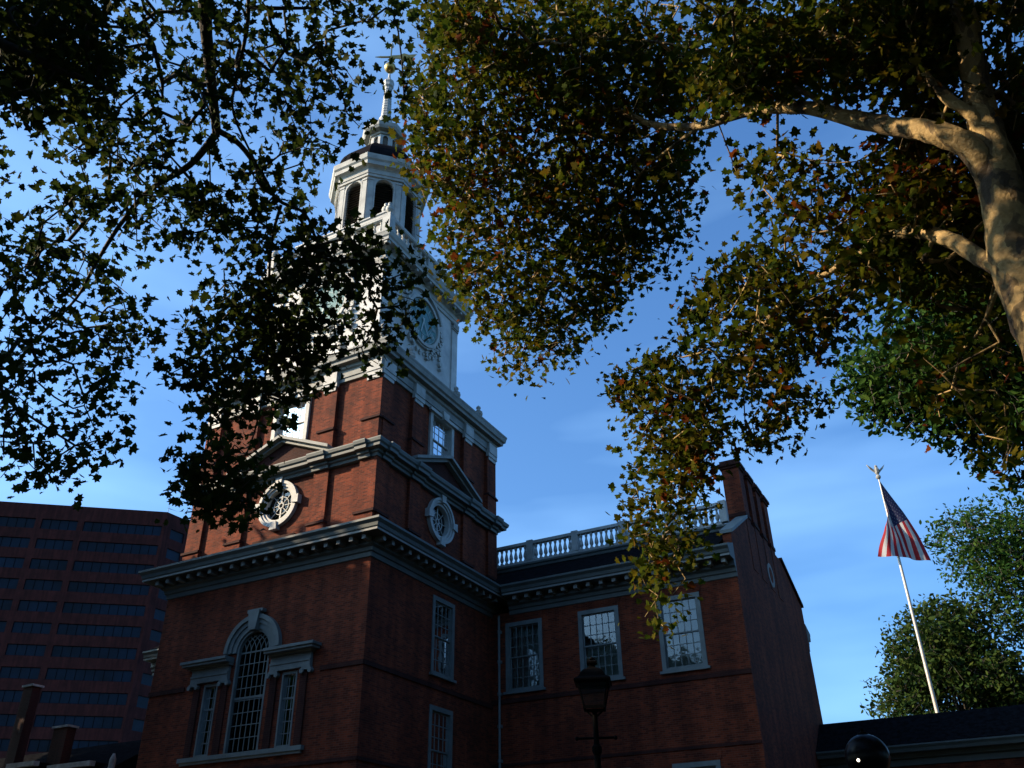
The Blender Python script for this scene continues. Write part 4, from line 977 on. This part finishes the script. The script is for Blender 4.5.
A5, _ = limb(tl, 'limb', [tuple(ray_at(281, 205, 11.7)), tuple(ray_at(272, 240, 11.6)), tuple(ray_at(268, 300, 11.5)), tuple(ray_at(266, 370, 11.4)), tuple(ray_at(255, 430, 11.3)), tuple(ray_at(235, 480, 11.3))], .022, .008, M['bark_dark'], rng, sides=6)
A6, _ = limb(tl, 'limb', [tuple(ray_at(95, 265, 12.3)), tuple(ray_at(60, 240, 12)), tuple(ray_at(0, 290, 11.6))], .015, .007, M['bark_dark'], rng, sides=6)
A7, _ = limb(tl, 'limb', [(9.4, -24.6, 11), tuple(ray_at(-120, -60, 9.5)), tuple(ray_at(-40, 20, 9.2)), tuple(ray_at(40, 60, 9.0)), tuple(ray_at(110, 90, 9.2))], .10, .02, M['bark_dark'], rng, sides=7)
nodesL = np.concatenate([A1[15:], A2, A3, A4, A5, A6, A7])
AT = []
AT += region(rng, [(0, 0), (400, 0), (410, 30), (372, 70), (368, 130), (348, 180), (330, 225), (300, 215), (240, 235), (175, 245), (150, 215), (100, 190), (60, 150), (30, 105), (0, 110)], 320, 11, 13)
AT += region(rng, [(60, 180), (150, 195), (165, 230), (150, 260), (135, 290), (150, 330), (128, 350), (120, 390), (95, 400), (75, 430), (20, 410), (0, 440), (0, 270), (40, 230)], 130, 11.4, 12.8)
AT += region(rng, [(0, 395), (80, 390), (115, 440), (100, 465), (70, 485), (0, 485)], 45, 11.4, 12.6)
AT += region(rng, [(170, 190), (310, 200), (345, 260), (340, 330), (250, 340), (200, 330), (150, 360), (165, 320), (185, 290), (200, 250), (190, 230)], 100, 10.9, 12)
AT += region(rng, [(300, 240), (350, 230), (410, 262), (425, 295), (410, 330), (385, 365), (365, 378), (330, 350), (240, 370), (230, 330)], 120, 10.8, 11.8)
AT += region(rng, [(175, 330), (330, 340), (345, 370), (300, 395), (285, 440), (262, 470), (250, 515), (215, 520), (190, 505), (195, 470), (205, 430), (215, 395), (165, 390)], 135, 10.8, 11.8)
AT += region(rng, [(180, 440), (240, 440), (258, 500), (240, 522), (195, 512)], 34, 10.8, 11.6)
AT += region(rng, [(0, 0), (110, 0), (100, 60), (70, 105), (20, 115), (0, 100)], 105, 8.8, 10.4)
AT += [ray_at(u_, v_, 12.2) for u_, v_ in ((402, 62), (412, 58), (408, 82), (420, 90), (404, 98), (416, 104), (398, 30))]
AT += region(rng, [(-220, -220), (430, -220), (430, 0), (0, 0), (0, 380), (-220, 380)], 700, 10, 13)
rr_ = rng.normal(size=(500, 3)); AT += [np.array([8.4, -26.2, 13.5])+p/np.linalg.norm(p)*np.array([3.6, 3.2, 2.8])*rng.random()**.4 for p in rr_]
nl = grow(tl, nodesL, AT, rng, M['bark_dark'], M['leaf_left'], .102, 9, .17)

# ---- right plane tree
rng = np.random.default_rng(23)
_b = ray_at(1150, 520, 8.9)
TR0 = (_b[0]+.35, _b[1]+.25, -.1)
tr = empty('plane_tree', (TR0[0], TR0[1], 0), 'big plane tree at the right edge with pale mottled trunk and browning leaves', 'tree', 'trees around the hall')
tp = [tuple(_b), tuple(ray_at(1054, 335, 9.3)), tuple(ray_at(1018, 255, 9.7)), tuple(ray_at(1001, 188, 10.0)), tuple(ray_at(984, 122, 10.4)), tuple(ray_at(972, 58, 10.8)), tuple(ray_at(962, 0, 11.1)), tuple(ray_at(950, -70, 11.6)), tuple(ray_at(930, -220, 12.6))]
B0, _ = limb(tr, 'trunk', [TR0, (TR0[0], TR0[1], 2.0)]+tp, .34, .07, M['bark'], rng, n=6, sides=20, wob=.06, radii=[.46, .38, .33, .29, .25, .205, .15, .12, .115, .09, .06])
B0b = B0[40:]
B1, _ = limb(tr, 'limb', [tuple(ray_at(1008, 210, 9.95)), tuple(ray_at(972, 150, 10.1)), tuple(ray_at(930, 132, 10.3)), tuple(ray_at(890, 126, 10.6)), tuple(ray_at(850, 118, 11)), tuple(ray_at(800, 107, 11.5)), tuple(ray_at(745, 112, 12.2)), tuple(ray_at(700, 126, 12.8)), tuple(ray_at(655, 125, 13.4)), tuple(ray_at(600, 110, 14.2)), tuple(ray_at(540, 150, 15)), tuple(ray_at(480, 190, 15.8))], .145, .02, M['bark'], rng, sides=12, wob=.06)
B2, _ = limb(tr, 'limb', [tuple(ray_at(985, 150, 10.2)), tuple(ray_at(974, 118, 10.3)), tuple(ray_at(950, 100, 10.4)), tuple(ray_at(925, 75, 10.7)), tuple(ray_at(900, 52, 11)), tuple(ray_at(860, 45, 11.6)), tuple(ray_at(815, 32, 12.2)), tuple(ray_at(760, 18, 13)), tuple(ray_at(690, 30, 14))], .075, .018, M['bark'], rng, sides=10, wob=.06)
B3, _ = limb(tr, 'limb', [tuple(ray_at(922, 74, 10.7)), tuple(ray_at(912, 40, 10.9)), tuple(ray_at(905, 5, 11.1)), tuple(ray_at(900, -60, 11.5))], .04, .015, M['bark'], rng, sides=8)
B4, _ = limb(tr, 'limb', [tuple(ray_at(1024, 280, 9.6)), tuple(ray_at(988, 262, 9.8)), tuple(ray_at(950, 240, 10.2)), tuple(ray_at(915, 232, 10.7)), tuple(ray_at(880, 240, 11.2)), tuple(ray_at(855, 258, 11.6)), tuple(ray_at(810, 282, 12.2)), tuple(ray_at(775, 310, 12.7)), tuple(ray_at(755, 345, 13.1)), tuple(ray_at(725, 365, 13.5)), tuple(ray_at(705, 400, 13.8)), tuple(ray_at(693, 435, 14)), tuple(ray_at(670, 500, 14.4))], .10, .012, M['bark'], rng, sides=10, wob=.06)
B5, _ = limb(tr, 'limb', [tuple(ray_at(700, 126, 12.8)), tuple(ray_at(668, 150, 13.2)), tuple(ray_at(640, 175, 13.6)), tuple(ray_at(610, 235, 14)), tuple(ray_at(565, 300, 14.6))], .03, .01, M['bark'], rng, sides=7)
B6, _ = limb(tr, 'limb', [tuple(ray_at(840, 115, 11.1)), tuple(ray_at(800, 90, 11.4)), tuple(ray_at(735, 60, 12.6)), tuple(ray_at(640, 40, 14)), tuple(ray_at(540, 40, 15)), tuple(ray_at(450, 60, 16))], .035, .012, M['bark'], rng, sides=7)
B7, _ = limb(tr, 'limb', [tuple(ray_at(735, 330, 13.3)), tuple(ray_at(742, 375, 13.6)), tuple(ray_at(745, 420, 13.8))], .018, .008, M['bark'], rng, sides=6)
B8, _ = limb(tr, 'limb', [tuple(ray_at(1010, 255, 9.7)), tuple(ray_at(980, 330, 11)), tuple(ray_at(950, 360, 12))], .03, .01, M['bark'], rng, sides=6)
nodesR = np.concatenate([B1[10:], B2[8:], B3, B4[12:], B5, B6, B7, B0b[8:], B8[4:]])
AT = []
AT += region(rng, [(400, 100), (415, 40), (430, 0), (700, 0), (705, 120), (690, 150), (680, 235), (640, 175), (632, 260), (610, 320), (570, 350), (545, 390), (520, 385), (492, 345), (465, 300), (440, 260), (425, 205), (405, 160)], 1550, 13.8, 16.6)
AT += region(rng, [(560, 30), (690, 20), (690, 230), (650, 290), (600, 330), (560, 260)], 140, 13, 15, [[(640, 185), (690, 185), (690, 260), (650, 290)]])
AT += region(rng, [(610, 180), (690, 180), (675, 240), (665, 290), (640, 290), (610, 320)], 60, 13.5, 14.5)
AT += region(rng, [(690, 0), (960, 0), (960, 60), (900, 90), (850, 90), (800, 100), (740, 100), (690, 110)], 520, 10.8, 14)
AT += region(rng, [(740, 150), (800, 150), (870, 160), (940, 160), (960, 260), (880, 290), (850, 330), (800, 345), (770, 350), (700, 320), (720, 280), (760, 230), (735, 190)], 230, 11.2, 13.6)
AT += region(rng, [(870, 0), (1024, 0), (1024, 250), (960, 300), (880, 290), (850, 230), (900, 130)], 620, 10.4, 13.5, [[(940, 0), (1000, 0), (1000, 150), (960, 150)]])
AT += region(rng, [(700, 265), (800, 250), (850, 300), (852, 335), (800, 365), (815, 385), (828, 400), (800, 425), (775, 445), (770, 465), (735, 470), (690, 460), (640, 440), (612, 400), (612, 372), (650, 355), (690, 350), (670, 330), (690, 290)], 300, 12.4, 14.6)
AT += region(rng, [(612, 380), (660, 370), (720, 440), (722, 510), (700, 540), (690, 570), (650, 580), (628, 520), (628, 460)], 165, 13.2, 14.8)
AT += region(rng, [(630, 540), (690, 540), (700, 590), (660, 640), (630, 600)], 12, 13.6, 14.6)
AT += region(rng, [(670, 440), (790, 440), (760, 460), (700, 500)], 40, 13.2, 14.2)
AT += region(rng, [(880, 280), (1024, 250), (1024, 470), (990, 480), (960, 450), (930, 400), (880, 340)], 60, 10.5, 13)
AT += region(rng, [(430, -260), (1250, -260), (1250, 300), (1030, 300), (1030, 0), (430, 0)], 1100, 10.5, 15)
rr_ = rng.normal(size=(900, 3)); AT += [np.array([21.5, -22.5, 14.5])+p/np.linalg.norm(p)*np.array([5.5, 5, 3])*rng.random()**.4 for p in rr_]
nr = grow(tr, nodesR, AT, rng, M['bark'], M['leaf_right'], .106, 9.5, .19)

# ---- trees further off, built as real crowns in the park
def park_tree(base, height, rad, zlo, nclump, label, leafm, seed, lsize=.3, shape=OVAL, nleaf=6, spread=.35, group='trees around the hall', lobes=9, updir=.3, gap=.0, bark='bark_dark', name='broadleaf_tree', squash=1.0, off=0.0):
    rng = np.random.default_rng(seed); b = np.array(base, float)
    t = empty(name, tuple(base), label, 'tree', group)
    T0, _ = limb(t, 'trunk', [tuple(b+[off, 0, -.1]), tuple(b+[off+.1, 0, zlo*.6]), tuple(b+[off*.75+.1, .2, zlo+1]), tuple(b+[0, .2, height*.72])], rad*.07, rad*.02, M[bark], rng, sides=9)
    cen = []; nodes = [T0[8:]]
    zc = (zlo+height)/2; hz = (height-zlo)/2
    for i in range(lobes):
        a = 2.4*i+rng.uniform(-.3, .3); f = sqrt((i+.6)/lobes); zz = zc+hz*.55*rng.uniform(-1, 1)*(1-.4*f)
        c = b+np.array([cos(a)*rad*.62*f, sin(a)*rad*.62*f, zz]); lr = rad*rng.uniform(.34, .5); cen.append((c, lr))
        P, _ = limb(t, 'limb', [tuple(b+[off*.5+.1, .15, zlo*(.7 if not off else 1.05)+.3*i*hz/lobes]), tuple((b+[0, 0, zz-hz*.3]+c)/2), tuple(c)], rad*.022, .03, M[bark], rng, n=4, sides=6); nodes.append(P[3:])
    at = []
    for i in range(nclump):
        c, lr = cen[rng.integers(len(cen))]; v = rng.normal(size=3); v /= np.linalg.norm(v); at.append(c+v*lr*rng.random()**.35*np.array([1, 1, .85*squash]))
    grow(t, np.concatenate(nodes), at, rng, M[bark], leafm, lsize, nleaf, spread, shape, tip=.009, updir=updir, step=1.0)
    return t
def at_y(u, v, y): q = on_y(u, v, y); return (q.x, q.y, q.z)
c3_ = ray_at(955, 385, 26); park_tree((c3_[0]+.9, c3_[1], 0), c3_[2]+3.6, 4.3, c3_[2]-3.3, 3000, 'fresh green tree high behind the pale trunk at the right edge', M['leaf_bright'], 3, off=3.4, lsize=.2, nleaf=7, spread=.22, lobes=12)
c4_ = at_y(940, 640, 40); park_tree((c4_[0]+.4, 40, 0), c4_[2]+4.4, 5.9, c4_[2]-8.5, 2600, 'dark feathery tree behind the lower flagpole', M['leaf_olive'], 7, lsize=.30, nleaf=7, spread=.3, lobes=14)
c5_ = at_y(1030, 590, 40); park_tree((c5_[0]+1.6, 40, 0), c5_[2]+11.0, 7.4, c5_[2]-8, 2900, 'broad green tree at the right edge, right of the flagpole', M['leaf_bright'], 9, lsize=.28, nleaf=7, spread=.3, lobes=14)
# park trees outside the frame that shade the square: two grown trees, copied
def copy_tree(o, parent=None):
    c = o.copy(); COL.objects.link(c); c.parent = parent
    for ch in list(o.children): copy_tree(ch, c)
    return c
G_ = 'trees shading the square'; LB_ = 'park tree shading the square beyond the picture'
pa = park_tree((-24, -9.5, 0), 25.5, 7.5, 3.5, 3000, LB_, M['leaf_olive'], 41, lsize=.62, nleaf=5, spread=.5, lobes=16, group=G_)
pb = park_tree((-22.5, -16.5, 0), 24, 7, 3.5, 3000, LB_, M['leaf_olive'], 42, lsize=.62, nleaf=5, spread=.5, lobes=16, group=G_)
rs_ = random.Random(8); spots = [(-14, -18.5, .9), (-7, -30, .8), (-34, -4, 1.15), (-37, -14, 1.15), (3, -31, .70), (-30, -13.5, 1.13), (-27, -20, 1.1), (-31, -8.5, 1.12), (-40, -20, 1.3), (-21, -12.6, 1.12), (-18.5, -13, 1.02), (-26, -13.5, 1.08), (-11, -25, .82), (-16, -26, .86), (-4, -23.8, .81)]
for i in range(9): spots.append((-26+9*i, -40-rs_.uniform(0, 3), 1.05))
for i in range(9): spots.append((-30+10*i, -54, 1.3))
spots += [(30, -24, .95), (30, -14, .95), (29, -4.5, .95), (33, 3.5, 1.0), (37.5, 11, 1.05), (42, 20, 1.1), (43, -26, 1.25), (43, -12, 1.25), (43, 0, 1.25), (55, 12, 1.3), (52, 28, 1.2)]
for i, (x, y, sc_f) in enumerate(spots):
    o = copy_tree(pa if i % 2 else pb); o.location = (x, y, 0); o.rotation_euler = (0, 0, rs_.uniform(0, 6.28)); o.scale = (sc_f, sc_f, sc_f)
